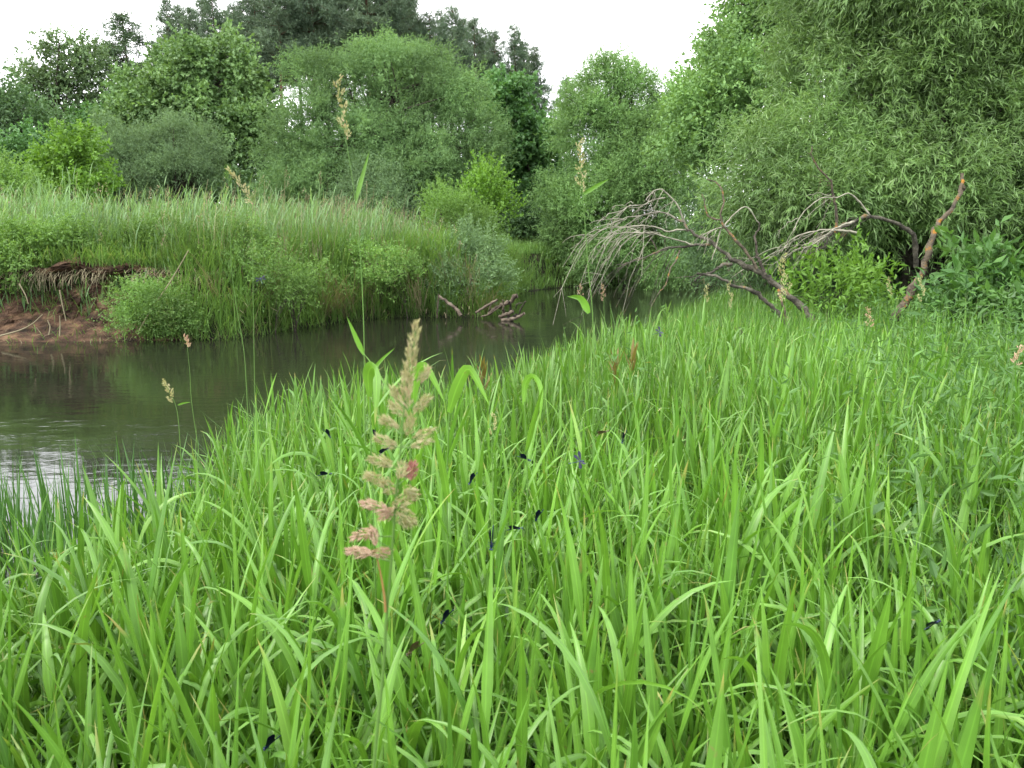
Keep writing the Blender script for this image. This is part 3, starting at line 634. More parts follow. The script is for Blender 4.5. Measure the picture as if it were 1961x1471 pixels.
# big willows on the near bank, right
tree("alder_tree", "tall round leaved tree rising behind the near willow against the sky", "tree", 1480, 21,
     [lobe(1490, 40, 21, 85, 80), lobe(1405, 125, 21, 62, 50), lobe(1350, 215, 20.5, 50, 52), lobe(1440, 180, 20, 110, 80), lobe(1570, -40, 21, 130, 110), lobe(1390, 290, 20, 90, 60), lobe(1530, 0, 22, 90, 80)],
     (.10, .06), (M['midwillow'], BK), .22, 620, .42, 14, 9, .45, .1, .2, limbs=28, sub=7)
tree("near_willow", "big drooping willow with long narrow leaves filling the right side", "willow", 1745, 12.5,
     [lobe(1740, 60, 13, 190, 120), lobe(1600, 175, 12.6, 100, 90), lobe(1850, 60, 13, 200, 150), lobe(1640, 260, 12, 150, 90), lobe(1510, 300, 12, 90, 70), lobe(1780, 240, 12, 170, 110), lobe(1930, 250, 12, 130, 120), lobe(1520, 370, 11.6, 130, 65), lobe(1680, 360, 11.2, 140, 70),
      lobe(1860, 370, 11.2, 130, 80), lobe(1990, 400, 11.5, 100, 120), lobe(1440, 410, 12.2, 80, 55), lobe(1600, 430, 11.8, 150, 45), lobe(1930, 490, 11.5, 110, 70), lobe(1750, -120, 13, 260, 140), lobe(1890, 20, 11.6, 140, 90), lobe(1830, 160, 11.6, 120, 70), lobe(1960, 140, 11.6, 90, 80), lobe(1700, -20, 12, 120, 80), lobe(1690, -30, 13.3, 140, 110), lobe(2050, 100, 12.5, 150, 200), lobe(2250, 250, 12, 150, 200), lobe(2230, 450, 11, 160, 130)],
     (.115, .017), (M['willow'], BK), .2, 2200, .33, 20, 10, .38, .4, .42, .25, skirt=.75, limbs=60, trunks=3, inner=.22, spread=.5, along=.62, sub=7)
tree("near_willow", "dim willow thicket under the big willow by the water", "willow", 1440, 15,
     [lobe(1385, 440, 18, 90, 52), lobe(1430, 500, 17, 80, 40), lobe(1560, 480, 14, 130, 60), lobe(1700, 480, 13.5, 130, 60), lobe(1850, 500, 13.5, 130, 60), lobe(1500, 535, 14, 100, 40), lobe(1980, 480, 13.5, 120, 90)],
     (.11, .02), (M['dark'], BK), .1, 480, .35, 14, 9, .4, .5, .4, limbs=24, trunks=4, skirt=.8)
tree("slender_tree", "slender tree with thin dark trunks behind the willow at the right edge", "tree", 1900, 18,
     [lobe(1880, -60, 18, 130, 110), lobe(1960, 60, 18, 110, 110), lobe(1780, -90, 18.5, 100, 90)], (.11, .03), (M['airy'], BK), .12, 200, .4, 12, 9, .5, .3, .3, trunks=3, limbs=12)

# bushes on the far bank by the water
tree("maple_sapling", "yellow green sapling with upright sprays above the waterside bush", "sapling", 925, 23.3,
     [lobe(930, 360, 23.3, 30, 40), lobe(890, 400, 23, 42, 34), lobe(955, 405, 23, 34, 30), lobe(870, 420, 23, 40, 24)], (.10, .055), (M['bright'], BK), .04, 75, .26, 9, 8, .4, -.1, .0, .8, part=("stems", "foliage"), trunks=3, jit=.2)
tree("osier_bush", "light green feathery osier bush left of the sapling", "bush", 850, 21.9,
     [lobe(845, 400, 22, 30, 34), lobe(880, 428, 22, 42, 30), lobe(920, 445, 22, 32, 28)], (.08, .018), (M['lime'], BK), .04, 95, .22, 13, 9, .32, 0, 0, .6, part=("stems", "foliage"), trunks=3, jit=.2)
tree("osier_bush", "grey green osier bush hanging over the water above the driftwood", "bush", 880, 19.6,
     [lobe(860, 485, 20, 36, 40), lobe(915, 490, 20.2, 36, 44), lobe(880, 545, 19.4, 50, 34), lobe(945, 535, 20, 24, 36), lobe(845, 550, 19, 22, 30)], (.07, .02), (M['greywillow'], BK), .04, 150, .22, 13, 9, .3, .1, .1, .4, part=("stems", "foliage"), trunks=5, limbs=14, jit=.2)
tree("flowering_bush", "small leaved bush hanging over the earth face, dotted with pale flowers", "bush", 255, 15.0,
     [lobe(255, 572, 14.6, 30, 24), lobe(295, 580, 14.4, 40, 34), lobe(275, 615, 14.2, 46, 26), lobe(330, 605, 14.4, 42, 34)], (.045, .02), (M['bank'], BK), .02, 150, .15, 10, 8, .24, .3, .2, .4, part=("stems", "foliage"), trunks=4, jit=.2)
tree("herb_clump", "rounded lime green herb clump on the bank edge above the earth face", "plant", 60, 15.6,
     [lobe(40, 480, 15.6, 70, 35), lobe(120, 470, 15.8, 60, 30), lobe(20, 510, 15.2, 60, 26)], (.06, .032), (M['lime'], BK), .02, 170, .18, 12, 9, .24, .2, .2, .4, part=("stems", "foliage"), trunks=4, jit=.2)
tree("herb_clump", "leafy green herb clump midway along the far bank slope", "plant", 480, 15.7,
     [lobe(470, 520, 15.6, 60, 40), lobe(530, 540, 15.8, 50, 40), lobe(430, 470, 16.2, 60, 30)], (.075, .018), (M['bank'], BK), .02, 90, .2, 9, 9, .4, .2, .2, .4, part=("stems", "foliage"), trunks=4, jit=.2)
tree("herb_clump", "yellow green herb clump at the top of the slope above the bent straw stalk", "plant", 330, 16.4,
     [lobe(310, 455, 16.4, 55, 26), lobe(370, 470, 16.3, 45, 24), lobe(270, 475, 16.2, 40, 20)], (.06, .03), (M['lime'], BK), .02, 90, .18, 9, 9, .26, .2, .2, .5, part=("stems", "foliage"), trunks=3, jit=.2)
tree("herb_clump", "pale green herb clump low on the slope where the dead stalks lean over the water", "plant", 560, 15.9,
     [lobe(560, 560, 15.9, 45, 26), lobe(600, 540, 16.2, 40, 26)], (.06, .016), (M['lime'], BK), .02, 50, .16, 8, 9, .36, .2, .2, .5, part=("stems", "foliage"), trunks=3, jit=.2)
tree("herb_clump", "bright green herb clump beside the osier bushes on the far bank", "plant", 730, 18.6,
     [lobe(720, 500, 18.6, 45, 30), lobe(765, 520, 18.4, 40, 30), lobe(700, 545, 18.0, 40, 22)], (.06, .024), (M['bank'], BK), .02, 90, .17, 9, 9, .28, .2, .2, .5, part=("stems", "foliage"), trunks=3, jit=.2)
tree("dark_shrub", "dark shrub under the gap in the trees beyond the grassy knoll", "bush", 1020, 33.5,
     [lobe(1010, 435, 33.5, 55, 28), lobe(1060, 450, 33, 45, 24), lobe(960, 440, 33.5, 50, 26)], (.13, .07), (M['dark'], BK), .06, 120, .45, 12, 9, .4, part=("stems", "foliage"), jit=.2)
# right-hand near bushes
tree("broadleaf_bush", "bush with broad glossy leaves at the right edge below the willow", "bush", 1860, 7.6,
     [lobe(1872, 525, 7.6, 40, 32), lobe(1938, 560, 7.5, 42, 34), lobe(1835, 580, 7.5, 32, 26), lobe(1890, 600, 7.3, 66, 28), lobe(1975, 605, 7.4, 46, 36)], (.125, .046), (M['gloss'], BK), .015, 44, .16, 5, 8, .28, 0, .1, .6, part=("stems", "foliage"), trunks=5, jit=.2)
tree("light_bush", "light green leafy bush between the dead branch and the lichened pole", "bush", 1600, 9.3,
     [lobe(1565, 520, 9.3, 26, 20), lobe(1620, 530, 9.2, 34, 22), lobe(1600, 560, 9.1, 60, 24), lobe(1660, 575, 9, 44, 22), lobe(1540, 570, 9, 40, 18)], (.085, .03), (M['bright'], BK), .015, 42, .17, 5, 9, .32, 0, .1, .5, part=("stems", "foliage"), trunks=5, jit=.2)

# conifers
def conifer(name, label, group, kind, H, seed):
    global RNG
    RNG = np.random.default_rng(seed)
    root = empty(name, (0, 0, 0), label, "pine" if kind == 'pine' else "spruce", group)
    tm, cm = MB(), MB()
    tube(tm, spline([[0, 0, -.3], [.15, .1, H * .5], [0, 0, H]], 14), [H * .011, H * .0012], 7, .04)
    z0 = .57 if kind == 'pine' else .12
    nb = 80 if kind == 'pine' else 190
    for i in range(nb):
        g_ = ((i // 5) * 5 + 2.5 + RNG.normal(0, .45)) / nb if kind == 'pine' else (i + RNG.random()) / nb
        f = z0 + (1 - z0) * min(max(g_, 0), .995) ** .95
        rel = (f - z0) / (1 - z0)
        if kind == 'pine': R = H * .14 * (1 - rel) ** .75 * min(1, .6 + rel * 1.8) * RNG.uniform(.45, 1.25) + .08
        else: R = .15 + H * .17 * (1 - rel) ** .6 * RNG.uniform(.7, 1.1)
        a = RNG.uniform(0, TAU); o_ = np.array([math.cos(a), math.sin(a), 0])
        s0 = np.array([0, 0, f * H]); rise = RNG.uniform(.15, .5) if kind == 'pine' else RNG.uniform(-.35, -.05)
        e_ = s0 + o_ * R + [0, 0, R * rise]; md = s0 + o_ * R * .5 + [0, 0, R * rise * (.2 if kind == 'pine' else .75)]
        ln = spline([s0, md, e_], 6); tube(tm, ln, [.035, .01], 4)
        nt_ = max(8, int(R * (20 if kind == 'pine' else 13)))
        u = np.sqrt(RNG.uniform(.12, 1, nt_)); idx = np.clip((u * 5).astype(int), 0, 5)
        org = ln[idx] + RNG.normal(0, .22 * (1 + R * .15), (nt_, 3)) * [1, 1, .42]
        dd = nrm(o_ * .5 + RNG.normal(size=(nt_, 3)) * .5 + [0, 0, .35 if kind == 'pine' else -.15])
        twig_leaves(cm, org, dd, np.full(nt_, .38), 13, .24, .042, 0, -.1, .55, np.full(nt_, RNG.random()), .6)
    tm.build("trunk", M['pinebark'], root, smooth=True); cm.build("crown", M['pine' if kind == 'pine' else 'spruce'], root)
    return root
def dup(root, label):
    r = root.copy(); COL.objects.link(r); r["label"] = label
    for ch in root.children:
        c_ = ch.copy(); COL.objects.link(c_); c_.parent = r
    return r
PG = "tall pines behind the trees across the river"
pr = [conifer("pine_tree", "", PG, 'pine', 20, 11 + q) for q in range(4)]
SR = "pine of the second rank, partly hidden behind the front row of pines"
pines = [(318, 2, 60, "leftmost tall pine, its tip standing free against the sky"), (362, 18, 64, "thin pine tip just right of the leftmost pine"), (405, -8, 62, "tall pine above the rounded leafy tree"),
         (445, 12, 66, "shorter pine above the right shoulder of the rounded leafy tree"), (485, -25, 62, "pine left of the trunk gap beside the round willow"), (530, -95, 58, "very tall pine over the trunk gap left of the round willow"),
         (590, -150, 60, "very tall pine above the left flank of the round willow"), (645, -120, 64, "very tall pine above the left side of the willow dome"), (695, -150, 58, "very tall pine straight above the willow dome"),
         (745, -95, 60, "very tall pine where the treeline starts to step down"), (780, -10, 63, "pine on the first step down of the treeline"), (822, 28, 60, "narrow pine with a pointed tip right of the tall group"), (866, 16, 58, "broad pine above the right flank of the willow dome"),
         (908, 38, 61, "pine with a thin top in the descending row"), (948, 62, 63, "small pine between two taller ones in the descending row"), (985, 52, 60, "slim bluish pine above the dark oak"), (1024, 92, 62, "last bluish pine of the row beside the open sky"),
         (1085, 150, 58, "low pine half hidden by the river willow"), *[(a_, b_, c_, SR) for a_, b_, c_ in ((340, 14, 66), (386, 0, 68), (462, 4, 68), (505, -40, 66), (800, 30, 68), (843, 24, 67), (888, 40, 70), (930, 60, 68), (1003, 84, 68), (765, -50, 66), (610, -90, 70), (668, -100, 70))], (560, -60, 72, SR), (720, -60, 72, SR), (880, 60, 72, SR), (430, 20, 74, SR)]
rr2 = random.Random(3)
for i, (px, py, Yd, lab) in enumerate(pines):
    o = pr[i] if i < 4 else dup(pr[rr2.randrange(4)], lab)
    o["label"] = lab
    top = P(px, py, Yd); zb = 1.4; s = (top[2] - zb) / 20
    o.location = (top[0], Yd, zb); sxy = s * rr2.uniform(.85, 1.15) * (.95 if py < -20 else .88); o.scale = (sxy, sxy, s); o.rotation_euler = (0, 0, rr2.uniform(0, 6.28))
sp = conifer("spruce_tree", "lone pointed dark spruce among the broadleaf trees at left", None, 'spruce', 18, 31)
top = P(232, 25, 50); s = (top[2] - 1.4) / 18; sp.location = (top[0], 50, 1.4); sp.scale = (s * 1.55, s * 1.55, s)
RNG = np.random.default_rng(99)

# ------------------------------------------------------------------ dead wood
def zp(pts, x0, y0, k, Y):             # points traced in an enlarged crop, at forward distance(s) Y
    Y = np.broadcast_to(Y, (len(pts),))
    return np.array([P(x0 + a * k, y0 + b_ * k, yy) for (a, b_), yy in zip(pts, Y)])
def bough(name, pts, Y0, Y1, r0, r1, mat, root, crop, n=26, twigs=0, tdir=(-1, 0, -.2), tlen=.5, tdroop=.8, trange=(.3, 1), k=7):
    w_ = zp(pts, *crop, np.linspace(Y0, Y1, len(pts))); s = spline(w_, n)
    s[1:-1] += RNG.normal(0, r0 * .25, (n - 2, 3))
    m_ = MB(); tube(m_, s, np.interp(np.linspace(0, 1, 16), [0, 1], [r0, r1]) * (1 + .12 * RNG.normal(size=16)), k, .09)
    for q in range(twigs):
        b_ = s[int(RNG.uniform(*trange) * (n - 1))]
        d_ = nrm(np.array(tdir) + RNG.normal(0, .28, 3)); L_ = tlen * RNG.uniform(.3, 1.25)
        tt = np.linspace(0, 1, 8)[:, None]
        ln = b_ + d_ * L_ * tt + np.array([0, 0, -tdroop]) * (L_ * tt) ** 2 + np.cumsum(RNG.normal(0, .010, (8, 3)), 0)
        tube(m_, ln, [.0042, .0018], 4)
        for z_ in range(2):
            i_ = RNG.integers(2, 7); L2 = L_ * RNG.uniform(.2, .45)
            d2 = nrm(d_ * .5 + RNG.normal(0, .35, 3) + [0, 0, -.45])
            tube(m_, ln[i_] + d2 * L2 * np.linspace(0, 1, 5)[:, None] + np.array([0, 0, -.6]) * (L2 * np.linspace(0, 1, 5)[:, None]) ** 2, [.0028, .0014], 3)
    return m_.build(name, mat, root, smooth=True)
C1 = (1100, 320, .2346)
b0 = P(1552, 606, 8.6)
dt = empty("dead_willow", b0, "fallen dead willow with drooping bare twigs reaching left over the river", "dead tree")
bough("trunk", [(1960, 1290), (1880, 1180), (1700, 1010), (1590, 920), (1470, 840), (1330, 775), (1220, 700), (1110, 610), (960, 535), (900, 450), (830, 420)], 8.3, 8.9, .040, .011, M['lichen'], dt, C1, 40, k=9)
bough("bough", [(1110, 630), (970, 640), (880, 655), (740, 665), (620, 720), (480, 770), (340, 800)], 8.75, 8.6, .015, .004, M['lichen'], dt, C1, twigs=11, tdir=(-.8, -.1, -.35), tlen=.5, tdroop=1.5)
bough("bough", [(970, 635), (850, 600), (740, 570), (620, 540), (440, 535), (300, 560), (180, 640)], 8.72, 8.4, .010, .003, M['deadtwig'], dt, C1, twigs=11, tdir=(-.7, -.1, -.3), tlen=.55, tdroop=1.7)
bough("bough", [(930, 525), (860, 510), (760, 525), (660, 490), (520, 480), (380, 490), (250, 500), (130, 580)], 8.85, 8.7, .010, .003, M['deadtwig'], dt, C1, twigs=11, tdir=(-.7, -.1, -.3), tlen=.55, tdroop=1.7)
bough("bough", [(820, 420), (740, 375), (640, 370), (530, 400), (430, 410), (330, 450)], 8.9, 8.8, .010, .003, M['deadtwig'], dt, C1, twigs=12, tdir=(-.75, -.1, -.35), tlen=.45)
bough("bough", [(890, 440), (850, 330), (790, 250), (720, 190), (660, 190), (590, 250)], 8.9, 8.8, .011, .003, M['deadtwig'], dt, C1, twigs=7, tdir=(-.5, -.1, -.6), tlen=.3)
bough("bough", [(740, 250), (640, 270), (560, 310), (440, 320), (350, 400)], 8.85, 8.7, .007, .003, M['deadtwig'], dt, C1, twigs=6, tdir=(-.7, 0, -.4), tlen=.3)
tag(bough("bough", [(1490, 830), (1400, 690), (1300, 580), (1220, 480), (1195, 400), (1215, 320), (1215, 230), (1180, 140), (1080, 100)], 8.5, 8.7, .018, .006, M['orange'], dt, C1), "upright bough patched with orange lichen")
bough("bough", [(1195, 430), (1130, 420), (1080, 380), (1060, 270), (1040, 220)], 8.6, 8.7, .010, .004, M['orange'], dt, C1)
bough("bough", [(1220, 485), (1290, 400), (1400, 325), (1480, 420), (1510, 470)], 8.62, 8.7, .008, .005, M['deadtwig'], dt, C1)
bough("bough", [(1560, 880), (1500, 740), (1480, 600), (1470, 560), (1500, 520), (1510, 450)], 8.5, 8.6, .018, .008, M['bark'], dt, C1)
bough("bough", [(1220, 490), (1140, 510), (1040, 560)], 8.6, 8.5, .007, .004, M['deadtwig'], dt, C1, twigs=4, tdir=(-.4, 0, -.7), tlen=.3)
bough("bough", [(1190, 520), (1160, 640), (1120, 760)], 8.6, 8.5, .007, .004, M['deadtwig'], dt, C1)
bough("bough", [(860, 680), (830, 760), (780, 840), (750, 950), (680, 1040), (630, 1140)], 8.6, 8.3, .009, .004, M['orange'], dt, C1)
bough("bough", [(1290, 790), (1200, 800), (1120, 860), (1040, 880), (980, 930)], 8.6, 8.4, .018, .008, M['lichen'], dt, C1, twigs=4, tdir=(-.8, 0, 0), tlen=.2, tdroop=.2)
bough("bough", [(1740, 1290), (1620, 1150), (1460, 1010), (1300, 970), (1180, 900), (1000, 870)], 8.2, 8.3, .026, .010, M['lichen'], dt, C1, twigs=3, tdir=(-.8, 0, 0), tlen=.2, tdroop=.2)
bough("bough", [(1780, 1430), (1740, 1280), (1700, 1120), (1660, 1000)], 8.2, 8.4, .020, .014, M['orange'], dt, C1)
lg = empty("dead_log", P(1420, 640, 7.2), "short dark stick poking out of the grass left of the fallen willow base", "stick")
bough("stick", [(1330, 1310), (1360, 1350), (1410, 1400)], 7.2, 7.1, .022, .026, M['bark'], lg, C1, 8)
C2 = (1480, 280, .2583)
dt = empty("dead_willow", P(1560, 480, 9.8), "dead arching willow limb with a brush of bare twigs in front of the foliage", "dead tree")
bough("trunk", [(1060, 900), (1050, 720), (1000, 620), (860, 550), (720, 520), (600, 560), (440, 640), (380, 740), (300, 800)], 10.1, 9.5, .032, .010, M['lichen'], dt, C2, 34, twigs=22, tdir=(-1, -.1, -.35), tlen=.55, tdroop=.5, trange=(.5, .95))
bough("bough", [(470, 640), (470, 480), (440, 330), (430, 260), (330, 150), (290, 70), (290, 0)], 9.4, 9.4, .018, .006, M['orange'], dt, C2, twigs=4, tdir=(-.8, 0, .1), tlen=.3)
bough("bough", [(720, 510), (640, 410), (560, 350), (480, 380), (350, 390), (220, 500), (150, 620)], 9.5, 9.3, .011, .004, M['deadtwig'], dt, C2, twigs=6, tdir=(-.6, 0, -.6), tlen=.35)
bough("bough", [(620, 640), (420, 620), (260, 640), (140, 690), (60, 790)], 9.4, 9.2, .013, .004, M['deadtwig'], dt, C2, twigs=12, tdir=(-.8, 0, -.5), tlen=.5)
bough("bough", [(600, 560), (480, 600), (360, 690), (230, 760)], 9.3, 9.1, .013, .004, M['deadtwig'], dt, C2, twigs=10, tdir=(-.8, 0, -.5), tlen=.4)
po = empty("dead_pole", P(1712, 616, 7.9), "bare crooked dead stem covered in orange lichen leaning right", "dead tree")
bough("trunk", [(900, 1290), (970, 1180), (1050, 1040), (1110, 930), (1150, 800), (1180, 680), (1215, 590), (1290, 500), (1360, 420), (1395, 330), (1390, 260), (1405, 200)], 7.9, 8.2, .038, .014, M['orange'], po, C2, 36, k=9)
bough("snag", [(1385, 350), (1420, 320), (1415, 290)], 8.15, 8.15, .02, .012, M['orange'], po, C2, 8)

C3 = (800, 480, .1734)
def log(label, name, pts, Y, r0, r1, mat=None, cat="driftwood"):
    o = empty(name, zp(pts[:1], *C3, Y)[0], label, cat)
    bough("log", pts, Y, Y - .2, r0, r1, mat or M['drift'], o, C3, 14)
    return o
log("pale broken log slanting up from the water with a split end", "drift_log", [(780, 700), (860, 640), (960, 590), (1030, 550), (1100, 495)], 18.4, .042, .055)
log("dark wet log lying low in the water at the end of the pile", "drift_log", [(930, 775), (1030, 760), (1110, 735), (1175, 690)], 17.8, .042, .035)
log("short brown log on top of the stick pile in the water", "drift_log", [(900, 730), (960, 710), (1055, 670)], 18.0, .04, .034)
log("thick dark log resting under the short brown one", "drift_log", [(960, 770), (1030, 750), (1095, 715)], 18.0, .045, .04, M['bark'])
log("thin upright stick standing in the pile beside the slanting log", "drift_stick", [(930, 760), (940, 650), (935, 545)], 18.2, .035, .018)
log("dark crooked branch rising from the pile under the log end", "drift_stick", [(1000, 740), (1025, 620), (1000, 560)], 18.2, .03, .02, M['bark'])
log("thin dark stick with a pale tip standing alone right of the pile", "drift_stick", [(1115, 720), (1150, 620), (1190, 560)], 18.2, .022, .015, M['bark'])
log("crossing branch at the foot of the osier bush, sloping down right", "drift_stick", [(230, 500), (330, 570), (440, 660), (480, 720)], 18.0, .03, .04)
log("second crossing branch at the foot of the osier bush, sloping down left", "drift_stick", [(880, 540), (760, 610), (640, 690)], 18.2, .025, .03)
log("thin bleached root dangling from the bank left of the crossing branches", "drift_stick", [(215, 740), (222, 620), (230, 480)], 17.8, .018, .012)

log("thin forked stick trailing off the left end of the drift pile", "drift_stick", [(700, 730), (790, 700), (880, 640), (930, 600)], 18.3, .016, .01)
log("thin bent twig arching over the drift pile", "drift_stick", [(780, 690), (810, 600), (880, 555)], 18.4, .013, .007)
log("short black snag sticking out of the water right of the drift pile", "drift_stick", [(1085, 640), (1100, 590), (1160, 580)], 18.0, .014, .010, M['bark'])
# broken reed stems lying on the earth face
C4 = (0, 480, .204)
for lab, pts, Y in [("long bent straw stalk lying aslant on the far bank slope", [(1300, 760), (1430, 540), (1600, 290), (1770, 0)], 14.2), ("dead stalk hanging down the middle of the earth face", [(560, 370), (580, 480), (620, 660)], 14.1),
                    ("dead stem crossing the foot of the earth face from the left edge", [(0, 800), (180, 750), (300, 690), (400, 600)], 13.9), ("short broken stem standing at the foot of the earth face", [(460, 790), (470, 720), (445, 650)], 13.8),
                    ("forked straw stem standing at the water line below the earth face", [(560, 800), (565, 700), (560, 610)], 13.8), ("pale root hanging from the undercut left of the middle", [(180, 310), (240, 420), (265, 500)], 14.3)]:
    o = empty("dry_stalk", zp(pts[:1], *C4, Y)[0], lab, "dry stalk"); w_ = zp(pts, *C4, Y); m_ = MB()
    tube(m_, spline(w_, 12), [.014, .008], 5, .05); m_.build("stalk", M['straw'], o, smooth=True)

# ------------------------------------------------------------------ flowering grasses
def spikelets(mb, c, d, ln, rad, n_, L_, W_):
    t_ = RNG.random(n_)[:, None]; d = np.array(d, float)
    off = RNG.normal(size=(n_, 3)); off -= d * (off @ d)[:, None]; off = nrm(off)
    pr_ = np.sin(np.clip(t_ * .9 + .08, 0, 1) * math.pi) ** .7
    pos = np.array(c) + d * ln * (t_ - .5) + off * rad * pr_ * RNG.random((n_, 1)) ** .5
    kites(mb, pos, nrm(d + off * .35 + RNG.normal(size=(n_, 3)) * .15), L_ * RNG.uniform(.7, 1.2, n_), W_, wide=.4)
D0 = .56
rt = empty("flowering_grass", P(712, 1500, D0), "large pinkish flower head of grass close to the lens, slightly out of focus", "grass head")
ax = spline(zp([(797, 628), (788, 690), (776, 760), (768, 850), (760, 930), (754, 1010), (748, 1090), (741, 1170), (734, 1280), (722, 1400), (708, 1560)], 0, 0, 1, np.r_[np.full(8, D0), D0, D0 - .005, D0 - .01]), 40)
m_ = MB(); tube(m_, ax, [.0004, .0009, .0013, .0015], 6); m_.build("stem", M['stem'], rt, smooth=True)
m_ = MB(); tube(m_, spline(zp([(722, 1068), (731, 1110), (737, 1150), (738, 1172)], 0, 0, 1, D0 - .002), 10), [.0006, .0010], 6)
tag(m_.build("side_stalk", M['ostem'], rt, smooth=True), "orange bent side stalk below the lowest flower cluster")
up_ = nrm(ax[0] - ax[12])
gm, pm, rm = MB(), MB(), MB()
sk = MB()
for (cx_, cy_), dx, dz, L_, R_, n_, mb_ in [((796, 640), .1, 1, 40, 5, 24, gm), ((789, 672), .1, 1, 60, 10, 42, gm), ((785, 705), .05, 1, 60, 11, 44, gm), ((779, 738), .0, 1, 50, 12, 36, gm), ((809, 722), .7, 1, 34, 8, 24, gm), ((779, 765), -.2, 1, 40, 10, 30, gm),
        ((760, 760), -.5, 1, 34, 7, 22, gm), ((806, 776), .8, .9, 44, 9, 34, gm), ((764, 786), -.9, .7, 42, 9, 34, gm), ((748, 812), -1, .6, 42, 9, 34, gm), ((784, 816), .3, 1, 44, 10, 30, gm), ((806, 832), 1, .5, 44, 8, 30, gm), ((742, 848), -1, .5, 48, 10, 40, gm),
        ((804, 850), 1, .2, 40, 8, 24, gm), ((735, 884), -1, .3, 48, 10, 40, gm), ((768, 905), .2, 1, 30, 9, 22, gm), ((786, 905), .2, 1, 34, 13, 44, rm), ((727, 916), -1, .4, 52, 11, 40, gm), ((748, 936), -.7, .6, 40, 12, 34, gm), ((785, 940), .4, -.6, 44, 11, 36, gm), ((770, 962), .5, .3, 60, 13, 50, gm),
        ((720, 970), -1, .1, 56, 10, 46, pm), ((745, 982), -.5, -.3, 34, 12, 34, pm), ((773, 990), .4, -.4, 48, 16, 60, gm), ((700, 1022), -1, -.45, 60, 10, 46, pm), ((718, 1030), -.3, .8, 34, 9, 24, pm), ((690, 1058), -1, .05, 50, 10, 44, pm), ((725, 1060), 1, .2, 44, 10, 36, pm)]:
    k_ = D0 / F; d_ = nrm(np.array([dx, RNG.normal(0, .3), dz]))
    c_ = P(cx_, cy_, D0 + RNG.normal(0, .004)); spikelets(mb_, c_, d_, L_ * k_, R_ * k_, int(n_ * 2.4), .0052, .0013)
    j_ = ax[np.argmin(np.abs(ax[:, 2] - (c_[2] - .006)))]; tube(sk, spline([j_, (j_ + c_) / 2 + [0, 0, -.001], c_], 5), [.0005, .0003], 4)
gm.build("flower_clusters", M['panicle'], rt); tag(pm.build("lower_clusters", M['pink'], rt), "pinkish lower flower clusters")
tag(rm.build("red_husk", M['red'], rt), "dark red cluster right of the stem"); sk.build("flower_stalks", M['stem'], rt)

def grasshead(label, top, Y, pts, hl, rad, mat, leafs=(), n_=90, r=.0016, sp=.011):
    w_ = zp(pts, 0, 0, 1, Y); e_ = w_[-1].copy(); e_[2] = gz(e_[0], e_[1]) - .02
    s_ = np.vstack([spline(w_, 24), e_ * .5 + w_[-1] * .5, e_])
    rt = empty("flowering_grass", s_[-1], label, "grass head", "flowering grass stems standing above the meadow")
    m_ = MB(); tube(m_, s_, [r * .5, r, r * 1.3], 5); m_.build("stem", M['stem'], rt, smooth=True)
    m_ = MB(); d_ = nrm(s_[0] - s_[3]); nb = 9
    tl = np.r_[0, np.cumsum(np.linalg.norm(np.diff(s_, axis=0), axis=1))]
    for q in range(nb):
        f = (q + .5) / nb; pp = np.array([np.interp(f * hl, tl, s_[:, a_]) for a_ in range(3)])
        o_ = RNG.normal(size=3); o_ = nrm(o_ - d_ * np.dot(o_, d_)); rr_ = rad * (.35 + .9 * f)
        spikelets(m_, pp + o_ * rr_ * .6, nrm(d_ + o_ * .6), hl * .22, rad * .42, n_ // nb * 2, sp, sp * .36)
    m_.build("flower_head", mat, rt)
    for (a_, b_, c_, wpx) in leafs:
        l_ = spline(zp([a_, b_, c_], 0, 0, 1, Y), 9); t_ = np.linspace(0, 1, 9); ww = (wpx * Y / F) * np.minimum(1, .4 + 3 * t_) * (1 - t_ ** 2.5)
        sd_ = nrm(np.cross(np.gradient(l_, axis=0), [0.2, 1, .3])); v = np.stack([l_ - sd_ * ww[:, None] / 2, l_ + [0, .15 * wpx * Y / F, 0], l_ + sd_ * ww[:, None] / 2], 1)
        i_, j_ = np.meshgrid(np.arange(8), np.arange(2), indexing='ij'); lm = MB()
        lm.add(v, np.stack([i_ * 3 + j_, i_ * 3 + j_ + 1, i_ * 3 + 3 + j_ + 1, i_ * 3 + 3 + j_], -1), np.full(27, .6), np.repeat(t_, 3) * .8); lm.build("leaf", M['meadow'], rt, smooth=True)
    return rt
grasshead("tall grass stem with a slender tan head in front of the round willow", 0, 2.4, [(645, 152), (652, 190), (660, 250), (668, 300), (676, 350), (684, 420), (692, 520), (697, 640), (698, 760), (700, 900)], .165, .012, M['panicle'],
          [((681, 385), (692, 345), (708, 288), 9), ((697, 680), (683, 650), (664, 606), 12), ((698, 730), (730, 690), (758, 665), 8)])
grasshead("tall faint grass stem in front of the gap with one leaf pointing right", 0, 2.9, [(1111, 268), (1112, 320), (1116, 372), (1121, 440), (1127, 520), (1134, 590), (1138, 680)], .17, .014, M['panicle'],
          [((1118, 372), (1140, 358), (1168, 342), 8), ((1128, 600), (1112, 572), (1086, 568), 16)])
grasshead("small drooping grass head standing out against the water at left", 0, 2.6, [(313, 729), (325, 750), (336, 775), (341, 800), (345, 850), (350, 940)], .075, .012, M['panicle'], [((340, 776), (352, 772), (366, 770), 4)], r=.0014, sp=.009)
grasshead("thin grass stem with a tiny head against the far earth bank", 0, 2.8, [(352, 645), (358, 660), (364, 720), (367, 770), (380, 860)], .04, .010, M['pink'], (), 40, .0011)
grasshead("tall thin reed stem crossing the far bank at left", 0, 2.2, [(437, 318), (438, 360), (441, 440), (444, 520), (455, 600), (468, 680), (475, 800)], .05, .006, M['stem'], (), 40, .0010)
